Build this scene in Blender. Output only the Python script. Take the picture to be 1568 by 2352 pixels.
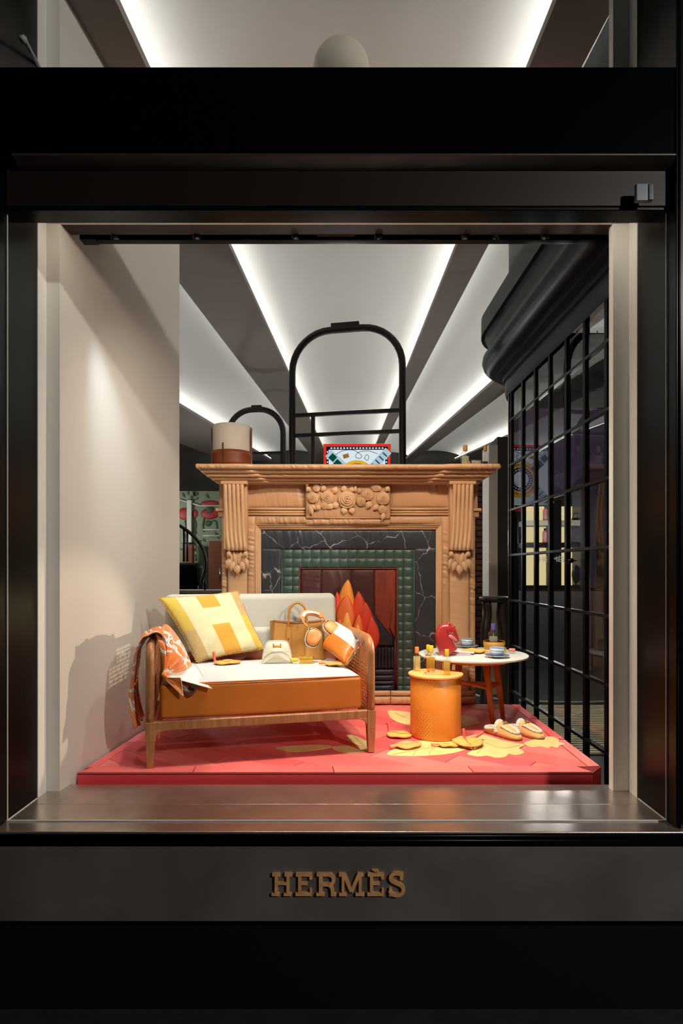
import bpy, bmesh, math, random
from mathutils import Vector, Matrix, Euler
random.seed(7)
for o in list(bpy.data.objects): bpy.data.objects.remove(o, do_unlink=True)
S = bpy.context.scene
COL = S.collection
PI = math.pi
# ---------------------------------------------------------------- camera (architectural shift view, 1568x2352)
F, CX, CY, ZC = 1400.0, 790.0, 1310.0, 1.80
cam_d = bpy.data.cameras.new('camera'); cam = bpy.data.objects.new('camera', cam_d); COL.objects.link(cam)
cam_d.sensor_fit = 'HORIZONTAL'; cam_d.sensor_width = 36.0; cam_d.lens = F/1568*36.0
cam_d.shift_x = (784-CX)/1568; cam_d.shift_y = (CY-1176)/1568
cam_d.clip_start = 0.05; cam_d.clip_end = 100
cam.location = (0,0,ZC); cam.rotation_euler = (PI/2,0,0)
S.camera = cam
# ---------------------------------------------------------------- view
S.view_settings.view_transform = 'Standard'; S.view_settings.look = 'None'
S.view_settings.exposure = 0.0; S.view_settings.gamma = 1.0
S.view_settings.use_curve_mapping = False
# ---------------------------------------------------------------- night sky
W = bpy.data.worlds.new('night'); S.world = W; W.use_nodes = True
bgn = W.node_tree.nodes['Background']; bgn.inputs[0].default_value = (0.55,0.6,0.8,1); bgn.inputs[1].default_value = 0.006
# ---------------------------------------------------------------- main lights
def srgb(r,g,b):
    def c(x):
        x/=255.0
        return x/12.92 if x<=0.04045 else ((x+0.055)/1.055)**2.4
    return (c(r),c(g),c(b))
def spot(name, loc, target, watts, deg, blend, col, size=0.02):
    l = bpy.data.lights.new(name,'SPOT'); l.energy = watts; l.spot_size = math.radians(deg); l.spot_blend = blend
    l.color = col; l.shadow_soft_size = size
    o = bpy.data.objects.new(name,l); COL.objects.link(o); o.location = loc
    d = Vector(target)-Vector(loc); o.rotation_euler = d.to_track_quat('-Z','Y').to_euler()
    return o
WARM = (1.0,0.80,0.58); NEUT = (1.0,0.90,0.78); COOL = (0.80,0.90,1.0)
TRK_Y, TRK_Z = 2.98, 3.455
def trk(px): return ((px-CX)*TRK_Y/F, TRK_Y, TRK_Z)
SPOTS = [  # pixel column of the head on the track, target, watts, cone, blend, colour
    (262, (-1.12,4.00,1.05), 85, 46, 1.0, COOL),
    (450, (-0.60,3.45,1.15), 66, 46, 0.60, NEUT),
    (678, (-0.15,3.50,1.15), 56, 46, 0.60, NEUT),
    (868, (0.35,3.35,0.85),  125, 52, 0.50, WARM),
    (1068,(0.85,3.75,1.10),  105, 46, 0.60, NEUT),
    (1145,(0.05,4.60,2.00),  125, 74, 0.60, WARM),
    (1252,(1.05,3.45,0.80),  115, 46, 0.60, NEUT),
]
for i,(px,t,w,d,b,c) in enumerate(SPOTS):
    p = trk(px); dirv = (Vector(t)-Vector(p)).normalized()
    spot('track_spot', Vector(p)+dirv*0.045, t, w, d, b, c)
# two wide floods added at the track, without heads, to even out the walls
for px in (560,975):
    p=trk(px); spot('added_flood',(p[0],p[1]+0.01,p[2]-0.05),(p[0]*0.6,4.2,1.2),42,150,0.8,(1.0,0.86,0.72),0.04)
# added low spot by the partition, throwing the sofa shadow onto the left wall
spot('added_side_spot', (1.36,3.76,1.86), (-1.30,3.05,1.10), 120, 36, 0.5, WARM, 0.012)
# added unseen fill light in the soffit, washing the jambs and the front of the platform
l = bpy.data.lights.new('added_soffit_light','AREA'); l.shape='RECTANGLE'; l.size=2.5; l.size_y=0.05; l.energy=8; l.color=(1.0,0.86,0.72)
o = bpy.data.objects.new('added_soffit_light',l); COL.objects.link(o); o.location=(-0.03,2.68,3.462); o.rotation_euler=(math.radians(22),0,0)
# added fill lights, hidden behind the fireplace, brightening hall and ceiling
for x,y,z,w in ((-2.6,7.2,2.3,42),(0.0,6.9,2.35,34),(2.6,7.6,2.3,40),(-2.5,11.5,2.4,60),(0.6,11.5,2.4,60)):
    l = bpy.data.lights.new('added_hall_light','POINT'); l.energy=w; l.color=(1.0,0.96,0.92); l.shadow_soft_size=0.12
    o = bpy.data.objects.new('added_hall_light',l); COL.objects.link(o); o.location=(x,y,z)
# added unseen street light behind the camera, brightening apron and letters
l = bpy.data.lights.new('added_street_light','POINT'); l.energy = 1080; l.color=(1,0.93,0.86); l.shadow_soft_size=0.15
o = bpy.data.objects.new('added_street_light',l); COL.objects.link(o); o.location=(4.7,-3.0,5.2)
# ---------------------------------------------------------------- placement helpers
def P(px,py,Y): return Vector(((px-CX)*Y/F, Y, ZC+(CY-py)*Y/F))
def PZ(px,py,z):
    Y = F*(ZC-z)/(py-CY); return Vector(((px-CX)*Y/F, Y, z))
# ---------------------------------------------------------------- mesh builder
def root_loc(o):
    while o.parent: o = o.parent
    return o.location.copy()
class MB:
    def __init__(s): s.v=[]; s.f=[]; s.m=[]
    def add(s, vs, fs, mi=0):
        n=len(s.v); s.v += [tuple(x) for x in vs]
        for f in fs: s.f.append(tuple(i+n for i in f)); s.m.append(mi)
        return s
    def box(s, c, d, R=None, mi=0):
        c=Vector(c); hx,hy,hz=d[0]/2,d[1]/2,d[2]/2
        vs=[Vector((x,y,z)) for z in(-hz,hz) for y in(-hy,hy) for x in(-hx,hx)]
        if R is not None: vs=[R@v for v in vs]
        return s.add([c+v for v in vs],[(0,2,3,1),(4,5,7,6),(0,1,5,4),(2,6,7,3),(0,4,6,2),(1,3,7,5)],mi)
    def bb(s, x0,x1,y0,y1,z0,z1, mi=0):
        return s.box(((x0+x1)/2,(y0+y1)/2,(z0+z1)/2),(abs(x1-x0),abs(y1-y0),abs(z1-z0)),None,mi)
    def hexa(s, b, t, mi=0):       # two matching quads
        return s.add(list(b)+list(t),[(3,2,1,0),(4,5,6,7),(0,1,5,4),(1,2,6,5),(2,3,7,6),(3,0,4,7)],mi)
    def prism(s, pts0, pts1, mi=0):
        n=len(pts0); fs=[tuple(range(n-1,-1,-1)), tuple(range(n,2*n))]
        fs+=[(i,(i+1)%n,n+(i+1)%n,n+i) for i in range(n)]
        return s.add(list(pts0)+list(pts1),fs,mi)
    def prism_y(s, poly, y0, y1, mi=0): return s.prism([(a,y0,b) for a,b in poly],[(a,y1,b) for a,b in poly],mi)
    def prism_z(s, poly, z0, z1, mi=0): return s.prism([(a,b,z0) for a,b in poly],[(a,b,z1) for a,b in poly],mi)
    def tube(s, path, r, n=8, mi=0, closed=False, flat=None, caps=True, up=None):
        path=[Vector(p) for p in path]; k=len(path); vs=[]; fs=[]
        rr = r if callable(r) else ((lambda i:r[i]) if isinstance(r,(list,tuple)) else (lambda i:r))
        nrm=None
        for i in range(k):
            if closed: t=(path[(i+1)%k]-path[i-1])
            else: t=path[min(i+1,k-1)]-path[max(i-1,0)]
            t.normalize()
            if nrm is None:
                a=Vector(up) if up else (Vector((0,0,1)) if abs(t.z)<0.9 else Vector((0,1,0)))
                nrm=(a-t*a.dot(t)).normalized()
            else: nrm=(nrm-t*nrm.dot(t)).normalized()
            b=t.cross(nrm); q=rr(i)
            if isinstance(q,(tuple,list)): ra,rb=q
            else: ra=rb=q
            if flat: rb*=flat
            for j in range(n):
                a=2*PI*j/n; vs.append(path[i]+nrm*(ra*math.cos(a))+b*(rb*math.sin(a)))
        for i in range(k if closed else k-1):
            i2=(i+1)%k
            for j in range(n):
                j2=(j+1)%n; fs.append((i*n+j,i*n+j2,i2*n+j2,i2*n+j))
        if not closed and caps:
            fs.append(tuple(range(n-1,-1,-1))); fs.append(tuple((k-1)*n+j for j in range(n)))
        return s.add(vs,fs,mi)
    def lathe(s, prof, c=(0,0,0), n=24, mi=0, R=None, sx=1, sy=1, pw=None):
        c=Vector(c); vs=[]; fs=[]; k=len(prof)
        for r,z in prof:
            for j in range(n):
                a=2*PI*j/n; ca,sa=math.cos(a),math.sin(a)
                if pw: ca=math.copysign(abs(ca)**pw,ca); sa=math.copysign(abs(sa)**pw,sa)
                v=Vector((r*ca*sx,r*sa*sy,z))
                if R is not None: v=R@v
                vs.append(c+v)
        for i in range(k-1):
            for j in range(n):
                j2=(j+1)%n; fs.append((i*n+j,i*n+j2,(i+1)*n+j2,(i+1)*n+j))
        fs.append(tuple(range(n-1,-1,-1))); fs.append(tuple((k-1)*n+j for j in range(n)))
        return s.add(vs,fs,mi)
    def grid(s, fn, nu, nv, mi=0):
        vs=[fn(i/nu,j/nv) for j in range(nv+1) for i in range(nu+1)]; n=len(s.v); s.v+=[tuple(v) for v in vs]
        for j in range(nv):
            for i in range(nu):
                a=n+j*(nu+1)+i; s.f.append((a,a+1,a+nu+2,a+nu+1))
                s.m.append(mi((i+.5)/nu,(j+.5)/nv) if callable(mi) else mi)
        return s
    def pillow(s, c, t, nu=14, nv=14, pw=0.42, inset=0.06, mi=0, mib=None, back=1.0):
        # puffed quad; c = corners (u0v0,u1v0,u1v1,u0v1); bulges t to both sides of the quad
        c=[Vector(x) for x in c]; nn=((c[1]-c[0]).cross(c[3]-c[0])).normalized()
        def base(u,v):
            U=2*u-1; V=2*v-1
            U2=U*(1-inset*(1-V*V)*abs(U)); V2=V*(1-inset*(1-U*U)*abs(V))
            u,v=(U2+1)/2,(V2+1)/2
            return c[0]*(1-u)*(1-v)+c[1]*u*(1-v)+c[2]*u*v+c[3]*(1-u)*v
        def h(u,v): return max(0,(1-(2*u-1)**2)*(1-(2*v-1)**2))**pw
        s.grid(lambda u,v: base(u,v)+nn*t*h(u,v), nu,nv,mi)
        if back: s.grid(lambda u,v: base(1-u,v)-nn*t*back*h(u,v), nu,nv, mib if mib is not None else (0 if callable(mi) else mi))
        return s
    def build(s, name, mats, parent=None, smooth=False, bevel=0, bseg=2, world=False, sub=0, weld=False, flip=True, auto=None):
        vs=s.v
        if world and parent is not None:
            L=root_loc(parent); vs=[(a-L.x,b-L.y,c-L.z) for a,b,c in vs]
        me=bpy.data.meshes.new(name); me.from_pydata(vs,[],s.f)
        if not isinstance(mats,(list,tuple)): mats=[mats]
        for m in mats: me.materials.append(m)
        me.polygons.foreach_set('material_index', s.m)
        bm=bmesh.new(); bm.from_mesh(me)
        if weld: bmesh.ops.remove_doubles(bm,verts=bm.verts,dist=1e-5)
        if flip: bmesh.ops.recalc_face_normals(bm,faces=bm.faces)
        bm.to_mesh(me); bm.free()
        if smooth: me.polygons.foreach_set('use_smooth',[True]*len(me.polygons))
        me.update()
        o=bpy.data.objects.new(name,me); COL.objects.link(o)
        if parent is not None: o.parent=parent
        if bevel:
            m=o.modifiers.new('b','BEVEL'); m.width=bevel; m.segments=bseg; m.limit_method='ANGLE'; m.angle_limit=math.radians(40)
            me.polygons.foreach_set('use_smooth',[True]*len(me.polygons)); m.harden_normals=False
            e=o.modifiers.new('w','WEIGHTED_NORMAL'); e.keep_sharp=True
        if sub:
            m=o.modifiers.new('s','SUBSURF'); m.levels=sub; m.render_levels=sub
        return o
def tag(o,label=None,cat=None,group=None,kind=None):
    if label: o['label']=label
    if cat: o['category']=cat
    if group: o['group']=group
    if kind: o['kind']=kind
    return o
def thing(name,label,cat,loc=(0,0,0),rotz=0,group=None,kind=None):
    o=bpy.data.objects.new(name,None); COL.objects.link(o); o.location=loc; o.rotation_euler=(0,0,rotz)
    o.empty_display_size=0.05
    return tag(o,label,cat,group,kind)
def struct(name,loc=(0,0,0),label=None):
    o=bpy.data.objects.new(name,None); COL.objects.link(o); o.location=loc; o.empty_display_size=0.05
    return tag(o,label,None,None,'structure')
def copy_tree(o,parent=None):
    c=o.copy(); COL.objects.link(c); c.parent=parent
    for ch in list(o.children): copy_tree(ch,c)
    return c
def inst(src,name,parent,loc,scale=None,rot=None):
    o=bpy.data.objects.new(name,src if isinstance(src,bpy.types.Mesh) else src.data); COL.objects.link(o); o.parent=parent; o.location=loc
    if scale: o.scale=scale
    if rot: o.rotation_euler=rot
    return o
def smoothpath(pts,k=6,closed=False):
    pts=[Vector(p) for p in pts]; n=len(pts); out=[]
    for i in range(n if closed else n-1):
        p0=pts[(i-1)%n] if closed or i>0 else pts[0]*2-pts[1]
        p1=pts[i]; p2=pts[(i+1)%n]
        p3=pts[(i+2)%n] if closed or i+2<n else pts[-1]*2-pts[-2]
        for j in range(k):
            t=j/k
            out.append(0.5*((2*p1)+(p2-p0)*t+(2*p0-5*p1+4*p2-p3)*t*t+(3*p1-p0-3*p2+p3)*t**3))
    if not closed: out.append(pts[-1])
    return out
# ---------------------------------------------------------------- materials
def mat(name,col,rough=0.5,metal=0.0,bump=None,var=None,coat=0,sheen=0,spec=0.5,stretch=None,emit=None,sss=0):
    m=bpy.data.materials.new(name); m.use_nodes=True; nt=m.node_tree; N=nt.nodes; L=nt.links
    b=N['Principled BSDF']; c=srgb(*col)
    b.inputs['Base Color'].default_value=(*c,1); b.inputs['Roughness'].default_value=rough; b.inputs['Metallic'].default_value=metal
    b.inputs['Specular IOR Level'].default_value=spec
    if coat: b.inputs['Coat Weight'].default_value=coat; b.inputs['Coat Roughness'].default_value=0.08
    if sheen: b.inputs['Sheen Weight'].default_value=sheen
    if emit: b.inputs['Emission Color'].default_value=(*c,1); b.inputs['Emission Strength'].default_value=emit
    if bump or var:
        tc=N.new('ShaderNodeTexCoord'); mp=N.new('ShaderNodeMapping'); L.new(tc.outputs['Object'],mp.inputs[0])
        if stretch: mp.inputs['Scale'].default_value=stretch
    if var:   # (scale, amount)
        n=N.new('ShaderNodeTexNoise'); n.inputs['Scale'].default_value=var[0]; n.inputs['Detail'].default_value=4; L.new(mp.outputs[0],n.inputs['Vector'])
        r=N.new('ShaderNodeValToRGB'); k=var[1]
        r.color_ramp.elements[0].position=0.3; r.color_ramp.elements[1].position=0.7
        r.color_ramp.elements[0].color=(*[x*(1-k) for x in c],1); r.color_ramp.elements[1].color=(*[min(1,x*(1+k)) for x in c],1)
        L.new(n.outputs['Fac'],r.inputs[0]); L.new(r.outputs[0],b.inputs['Base Color'])
    if bump:  # (scale, strength)
        n=N.new('ShaderNodeTexNoise'); n.inputs['Scale'].default_value=bump[0]; n.inputs['Detail'].default_value=3; L.new(mp.outputs[0],n.inputs['Vector'])
        u=N.new('ShaderNodeBump'); u.inputs['Strength'].default_value=bump[1]; u.inputs['Distance'].default_value=0.01
        L.new(n.outputs['Fac'],u.inputs['Height']); L.new(u.outputs[0],b.inputs['Normal'])
    return m
def emis(name,col,st):
    m=bpy.data.materials.new(name); m.use_nodes=True; N=m.node_tree.nodes; N.remove(N['Principled BSDF'])
    e=N.new('ShaderNodeEmission'); e.inputs[0].default_value=(*srgb(*col),1); e.inputs[1].default_value=st
    m.node_tree.links.new(e.outputs[0],N['Material Output'].inputs[0]); return m
def glass(name,tint=(255,255,255),ior=1.45,rough=0.0,gl=1.0):
    m=bpy.data.materials.new(name); m.use_nodes=True; N=m.node_tree.nodes; L=m.node_tree.links; N.remove(N['Principled BSDF'])
    t=N.new('ShaderNodeBsdfTransparent'); t.inputs[0].default_value=(*srgb(*tint),1)
    g=N.new('ShaderNodeBsdfGlossy'); g.inputs[0].default_value=(gl,gl,gl,1); g.inputs['Roughness'].default_value=rough
    f=N.new('ShaderNodeFresnel'); f.inputs[0].default_value=ior; x=N.new('ShaderNodeMixShader')
    ge=N.new('ShaderNodeNewGeometry'); iv=N.new('ShaderNodeMath'); iv.operation='SUBTRACT'; iv.inputs[0].default_value=1.0; L.new(ge.outputs['Backfacing'],iv.inputs[1]); mu=N.new('ShaderNodeMath'); mu.operation='MULTIPLY'; L.new(f.outputs[0],mu.inputs[0]); L.new(iv.outputs[0],mu.inputs[1])
    L.new(mu.outputs[0],x.inputs[0]); L.new(t.outputs[0],x.inputs[1]); L.new(g.outputs[0],x.inputs[2]); L.new(x.outputs[0],N['Material Output'].inputs[0])
    return m
def wood(name,c1,c2,rough=0.4,stretch=(30,30,3)):
    m=bpy.data.materials.new(name); m.use_nodes=True; nt=m.node_tree; N=nt.nodes; L=nt.links; b=N['Principled BSDF']
    tc=N.new('ShaderNodeTexCoord'); mp=N.new('ShaderNodeMapping'); mp.inputs['Scale'].default_value=stretch; L.new(tc.outputs['Object'],mp.inputs[0])
    n=N.new('ShaderNodeTexNoise'); n.inputs['Scale'].default_value=1.5; n.inputs['Detail'].default_value=6; n.inputs['Distortion'].default_value=0.6; L.new(mp.outputs[0],n.inputs['Vector'])
    r=N.new('ShaderNodeValToRGB'); r.color_ramp.elements[0].position=0.3; r.color_ramp.elements[1].position=0.7
    r.color_ramp.elements[0].color=(*srgb(*c1),1); r.color_ramp.elements[1].color=(*srgb(*c2),1)
    L.new(n.outputs['Fac'],r.inputs[0]); L.new(r.outputs[0],b.inputs['Base Color']); b.inputs['Roughness'].default_value=rough
    return m
M={}
M['black']=mat('black_lacquer',(8,7,7),0.30,0,None,None,0,0,0.14)
M['black_panel']=mat('black_panel',(5,4,4),0.15,0,None,None,0,0,0.25)
M['apron']=mat('patinated_bronze',(104,99,96),0.48,0.25,(6,0.04),(3.5,0.22))
M['plinth']=mat('plinth_dark',(10,8,8),0.7,0,None,None,0,0,0.2)
M['sill']=mat('bronze_sill',(196,184,176),0.28,0.9,(40,0.015),(7,0.12))
M['silicone']=mat('pale_seal',(205,205,200),0.4)
M['bronze']=mat('letter_bronze',(240,180,120),0.38,0.25,(60,0.05),(30,0.2))
M['white_wall']=mat('white_wall',(210,205,196),0.75,0,(120,0.02))
M['jamb']=mat('white_jamb',(228,226,220),0.6)
M['vault']=mat('vault_white',(222,221,216),0.8)
M['beam']=mat('beam_taupe',(140,130,122),0.7)
M['floor']=mat('dark_floor',(45,42,40),0.35,0,None,(3,0.2))
M['dark_wall']=mat('dark_wall',(52,48,44),0.7,0,None,(3,0.2))
M['steel']=mat('black_steel',(7,6,6),0.38,0.0,None,None,0,0,0.16)
M['glass']=glass('pane_glass',(250,252,252),1.28)
M['shopglass']=glass('shop_glass',(252,253,253),1.12)
M['led']=emis('led_strip',(252,252,248),25.0)
M['tan']=mat('quilted_tan',(202,154,112),0.36,0,(9,0.30),(5,0.05),0,0.2,0.45,(1.4,1,0.8))
M['marble']=None
# ================================================================ SETTING
FZ=0.45            # shop floor
PT=0.80            # top of the display platform
SZ=0.76            # sill
XL,XR=-1.40,1.34   # window opening
CZ=4.55            # underside of the ceiling beams
b=MB(); b.bb(-6,6,-9,2.62,-0.1,0.0); tag(b.build('pavement',mat('pavement_dark',(30,28,28),0.8,0,(20,0.2),(8,0.3))),'dark street pavement below the shopfront',None,None,'structure')
b=MB(); b.bb(-8,8,2.62,15.6,FZ-0.1,FZ); tag(b.build('floor',M['floor']),'dark polished shop floor behind the display',None,None,'structure')
# apron with lettering
zt,zb=ZC-632*2.44/F, ZC-807*2.44/F
b=MB(); b.bb(-2.6,2.6,2.44,2.52,zb,zt); tag(b.build('wall_front',M['apron'],None,False,0.004),'dark bronze apron panel under the shop window',None,None,'structure')
b=MB(); b.bb(-2.6,2.6,2.50,2.60,0.0,zb+0.01); tag(b.build('baseboard_front',M['plinth']),'black recessed plinth at the foot of the shopfront',None,None,'structure')
# ledge mouldings
t1=struct('trim_1',(0,2.45,zt),'black moulded ledge under the window sill')
b=MB(); b.bb(-2.6,2.6,2.427,2.53,SZ-0.012,SZ-0.001); b.build('nosing',M['sill'],t1,False,0.004,2,True)
b=MB(); b.tube([(-2.6,2.436,SZ-0.022),(2.6,2.436,SZ-0.022)],0.010,12); b.build('bead',M['black'],t1,True,0,2,True)
b=MB(); b.tube([(-2.6,2.434,SZ-0.040),(2.6,2.434,SZ-0.040)],0.0095,12); b.build('bead',M['black'],t1,True,0,2,True)
b=MB(); b.bb(-2.6,2.6,2.436,2.53,zt-0.002,SZ-0.012); b.build('backing',M['black'],t1,False,0.002,2,True)
# ---- main window
w1=struct('window_1',(0,2.53,SZ),'large shop window with black frame and bronze sill')
b=MB(); b.bb(XL,XR,2.53,2.71,SZ-0.05,SZ); b.build('sill_board',M['sill'],w1,False,0.0012,1,True)
b=MB(); b.bb(XL,XR,2.7115,2.96,SZ-0.05,SZ); b.build('sill_board',M['sill'],w1,False,0.0012,1,True)
for s,x0,x1 in ((-1,-2.6,XL),(1,XR,2.6)):
    b=MB(); b.bb(x0,x1,2.46,2.785,-0.0+SZ-0.02,5.2); b.build('frame_post',M['black'],w1,False,0.003,2,True)
    e=x1 if s<0 else x0
    for off,r in ((0.012,0.006),(0.040,0.004),(0.058,0.006)):
        b=MB(); b.tube([(e+s*off,2.460,SZ),(e+s*off,2.460,5.2)],r,8); b.build('frame_bead',M['black'],w1,True,0,2,True)
    b=MB(); b.bb(e-0.004*(1 if s>0 else -1)-0.0015,e-0.004*(1 if s>0 else -1)+0.0015,2.527,2.531,SZ,3.29); b.build('glazing_seal',M['silicone'],w1,False,0,2,True)
    b=MB(); b.bb(min(e,e-s*0.002),max(e,e-s*0.002),2.531,2.78,SZ,SZ+0.003); b.build('glazing_seal',M['silicone'],w1,False,0,2,True)
b=MB(); b.bb(XL,XR,2.526,2.531,SZ,SZ+0.0045); b.build('glazing_seal',M['silicone'],w1,False,0,2,True)
b=MB(); b.bb(XL+0.001,XR-0.001,2.532,2.542,SZ+0.001,3.30); b.build('pane',M['shopglass'],w1,False,0,2,True)
# white jambs
for nm,x0,x1 in (('wall_jamb_left',XL-0.12,XL),('wall_jamb_right',XR,XR+0.12)):
    b=MB(); b.bb(x0,x1,2.79,2.869,SZ-0.05,5.2); tag(b.build(nm,M['jamb']),'white window jamb on the '+nm.split('_')[-1]+' of the display',None,None,'structure')
# transom
tr=struct('trim_2',(0,2.5,3.3),'black transom and moulding between lower and upper windows')
b=MB(); b.bb(-2.6,2.6,2.468,2.56,3.462,3.838); b.build('sign_panel',M['black_panel'],tr,False,0.002,2,True)
b=MB(); b.prism([(-1.33,2.50,3.437),(-1.33,2.44,3.462),(-1.33,2.44,3.47),(-1.33,2.52,3.47)],[(1.33,2.50,3.437),(1.33,2.44,3.462),(1.33,2.44,3.47),(1.33,2.52,3.47)]); b.build('moulding',mat('moulding_dark',(46,43,41),0.4),tr,False,0.002,2,True)
b=MB(); b.bb(-1.385,1.325,2.50,2.58,3.295,3.455); b.build('lower_panel',mat('panel_brown',(26,20,17),0.45,0,None,None,0,0,0.25),tr,False,0.002,2,True)
b=MB(); b.bb(-1.40,1.34,2.505,2.60,3.280,3.297); b.build('bead',M['black'],tr,False,0.004,2,True)
b=MB(); b.bb(-1.40,1.34,2.58,2.80,3.50,3.60); b.build('soffit',M['black'],tr,False,0,2,True)
# blind box
bx=struct('trim_3',(0,2.85,3.42),'dark blind housing with pale lit lip above the display')
b=MB(); b.bb(-1.385,1.329,2.855,2.97,3.450,3.60); b.build('housing',mat('housing_taupe',(58,50,47),0.6),bx,False,0,2,True)
b=MB(); b.bb(-1.384,1.328,2.846,2.887,3.4365,3.4499); b.build('lip',M['jamb'],bx,False,0.001,1,True)
b=MB(); b.bb(-1.384,1.328,2.8872,2.972,3.4362,3.4499); b.build('underside_board',mat('underside_brown',(40,30,25),0.55),bx,False,0,2,True)
b=MB(); b.bb(-1.26,1.26,2.60,3.33,3.60,3.63); b.build('cover_board',M['black'],bx,False,0,2,True)  # unseen bulkhead, added to keep hall light from leaking in
# upper window
w2=struct('window_2',(0,2.53,3.84),'upper clerestory pane above the black transom')
b=MB(); b.bb(XL+0.001,XR-0.001,2.60,2.61,3.83,5.2); b.build('pane',M['shopglass'],w2,False,0,2,True)
b=MB(); b.tube([P(57,90,2.56),P(89,153,2.80)],0.008,8); b.tube([P(56,88,2.56),P(50,92,2.55)],0.014,8); b.build('window_stay',mat('stay_grey',(150,150,150),0.5),w2,True,0,2,True)
# left display wall
b=MB()
b.prism_z([(-1.338,2.87),(-1.207,4.47),(-1.36,4.47),(-1.62,2.87)],FZ,CZ); tag(b.build('wall_left',M['white_wall']),'smooth white wall beside the sofa',None,None,'structure')
b=MB(); b.bb(1.266,1.52,2.87,2.915,FZ,CZ); tag(b.build('wall_right',M['jamb']),'white pier at the right edge of the window',None,None,'structure')
# ---- ceiling
ceil=struct('ceiling',(0,8,CZ),'white vaulted ceiling with taupe beams and cove lighting')
def cpt(m,y,z=CZ):
    Y=F*(CZ-ZC)/(CY-y); x=805+m*(1166-y); return Vector(((x-CX)*Y/F,Y,z))
YA,YB=-190,1058
beams=[(-7.0,-2.66),(-1.68,-0.762),None,(0.4056,0.524),(1.139,1.337),(2.2,6.0)]
BE=[(-8.5,-5.2),(-2.66,-1.68),(-0.762,-0.4636),(0.4056,0.524),(1.139,1.337),(2.2,3.0)]
for a,c in BE:
    q=[cpt(a,YA),cpt(c,YA),cpt(c,YB),cpt(a,YB)]
    b=MB(); b.hexa(q,[p+Vector((0,0,0.05)) for p in q]); b.build('beam',M['beam'],ceil,False,0,2,True)
VA=[(-5.2,-2.66),(-1.68,-0.762),(-0.4636,0.4056),(0.524,1.139),(1.337,2.2),(3.0,5.5)]
for a,c in VA:
    def vf(u,v,a=a,c=c):
        y=YA+(YB-YA)*v**0.6
        p=cpt(a,y); q=cpt(c,y); w=(q.x-p.x); e=0.12*w+0.02
        X=p.x-e+(w+2*e)*u; rise=0.13*w
        return Vector((X,p.y,CZ+0.12+rise*math.sin(PI*u)**0.7))
    b=MB(); b.grid(vf,24,30); b.build('vault',M['vault'],ceil,True,0,2,True)
    for m,s in ((a,-1),(c,1)):
        p0,p1=cpt(m,YA,CZ+0.058),cpt(m,YB,CZ+0.058)
        o=Vector((s*0.05,0,0)); w=Vector((s*0.02,0,0)); sc=(p1.y and 0.35)
        b=MB(); b.hexa([p0+o,p0+o+w,p1+o*sc+w*sc,p1+o*sc],[q+Vector((0,0,0.008)) for q in (p0+o,p0+o+w,p1+o*sc+w*sc,p1+o*sc)]); b.build('led_strip',M['led'],ceil,False,0,2,True)
b=MB(); b.bb(-9,9,2.3,16,CZ+0.95,CZ+1.0); b.build('roof_slab',M['dark_wall'],ceil,False,0,2,True)
# ---- hall walls
b=MB(); b.bb(-9,9,15.4,15.6,FZ,5.5)
tag(b.build('wall_back',M['dark_wall']),'dark end wall of the shop hall',None,None,'structure')
b=MB(); b.bb(-8.2,-8,2.9,15.6,FZ,5.5); tag(b.build('wall_far_left',M['dark_wall']),'dark side wall of the shop hall',None,None,'structure')
b=MB(); b.bb(8,8.2,2.9,15.6,FZ,5.5); tag(b.build('wall_far_right',M['dark_wall']),'dark side wall beyond the glazed partition',None,None,'structure')
b=MB(); b.bb(-8,-1.62,2.87,3.0,FZ,5.5); b.bb(1.52,8,2.87,3.0,FZ,5.5); tag(b.build('wall_street',M['dark_wall']),'inner side of the street wall',None,None,'structure')
# ---- glazed partition
pa=struct('window_3',(1.42,4,FZ),'black steel glazed partition with curved cornice')
A=Vector((1.452,2.95,0)); B=Vector((1.392,5.10,0))
def pp(Y): return A.x+(B.x-A.x)*(Y-A.y)/(B.y-A.y)
MU=[5.05,4.76,4.47,4.18,3.89,3.61,3.33,3.05]
ZB=[ZC+z for z in (1.62,1.248,0.876,0.501,0.126,-0.249,-0.624,-0.999,-1.335)]
mu_mesh=None
for Y in MU:
    if mu_mesh is None:
        b=MB(); b.box((0,0,0),(0.030,0.022,ZB[0]-FZ)); b.box((-0.011,0,0),(0.008,0.032,ZB[0]-FZ)); b.box((0.011,0,0),(0.008,0.032,ZB[0]-FZ))
        mo=b.build('mullion',M['steel'],pa); mu_mesh=mo.data; mo.location=(pp(Y)-1.42,Y-4,(ZB[0]-FZ)/2)
    else: inst(mu_mesh,'mullion',pa,(pp(Y)-1.42,Y-4,(ZB[0]-FZ)/2))
for z in ZB:
    b=MB(); d=0.016
    b.hexa([(pp(2.95)-d,2.95,z-0.010),(pp(2.95)+d,2.95,z-0.010),(pp(5.1)+d,5.1,z-0.010),(pp(5.1)-d,5.1,z-0.010)],
           [(pp(2.95)-d,2.95,z+0.010),(pp(2.95)+d,2.95,z+0.010),(pp(5.1)+d,5.1,z+0.010),(pp(5.1)-d,5.1,z+0.010)])
    b.build('glazing_bar',M['steel'],pa,False,0.003,2,True)
b=MB(); b.box((0,0,0),(0.006,0.262,0.352)); po=b.build('pane',M['glass'],pa); first=True
for i in range(len(MU)-1):
    for k in range(len(ZB)-1):
        Yc=(MU[i]+MU[i+1])/2; zc=(ZB[k]+ZB[k+1])/2; lc=(pp(Yc)-1.42,Yc-4,zc-FZ); ry=(0,0,0.0279)
        if first: po.location=lc; po.rotation_euler=ry; first=False
        else: inst(po,'pane',pa,lc,None,ry)
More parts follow.
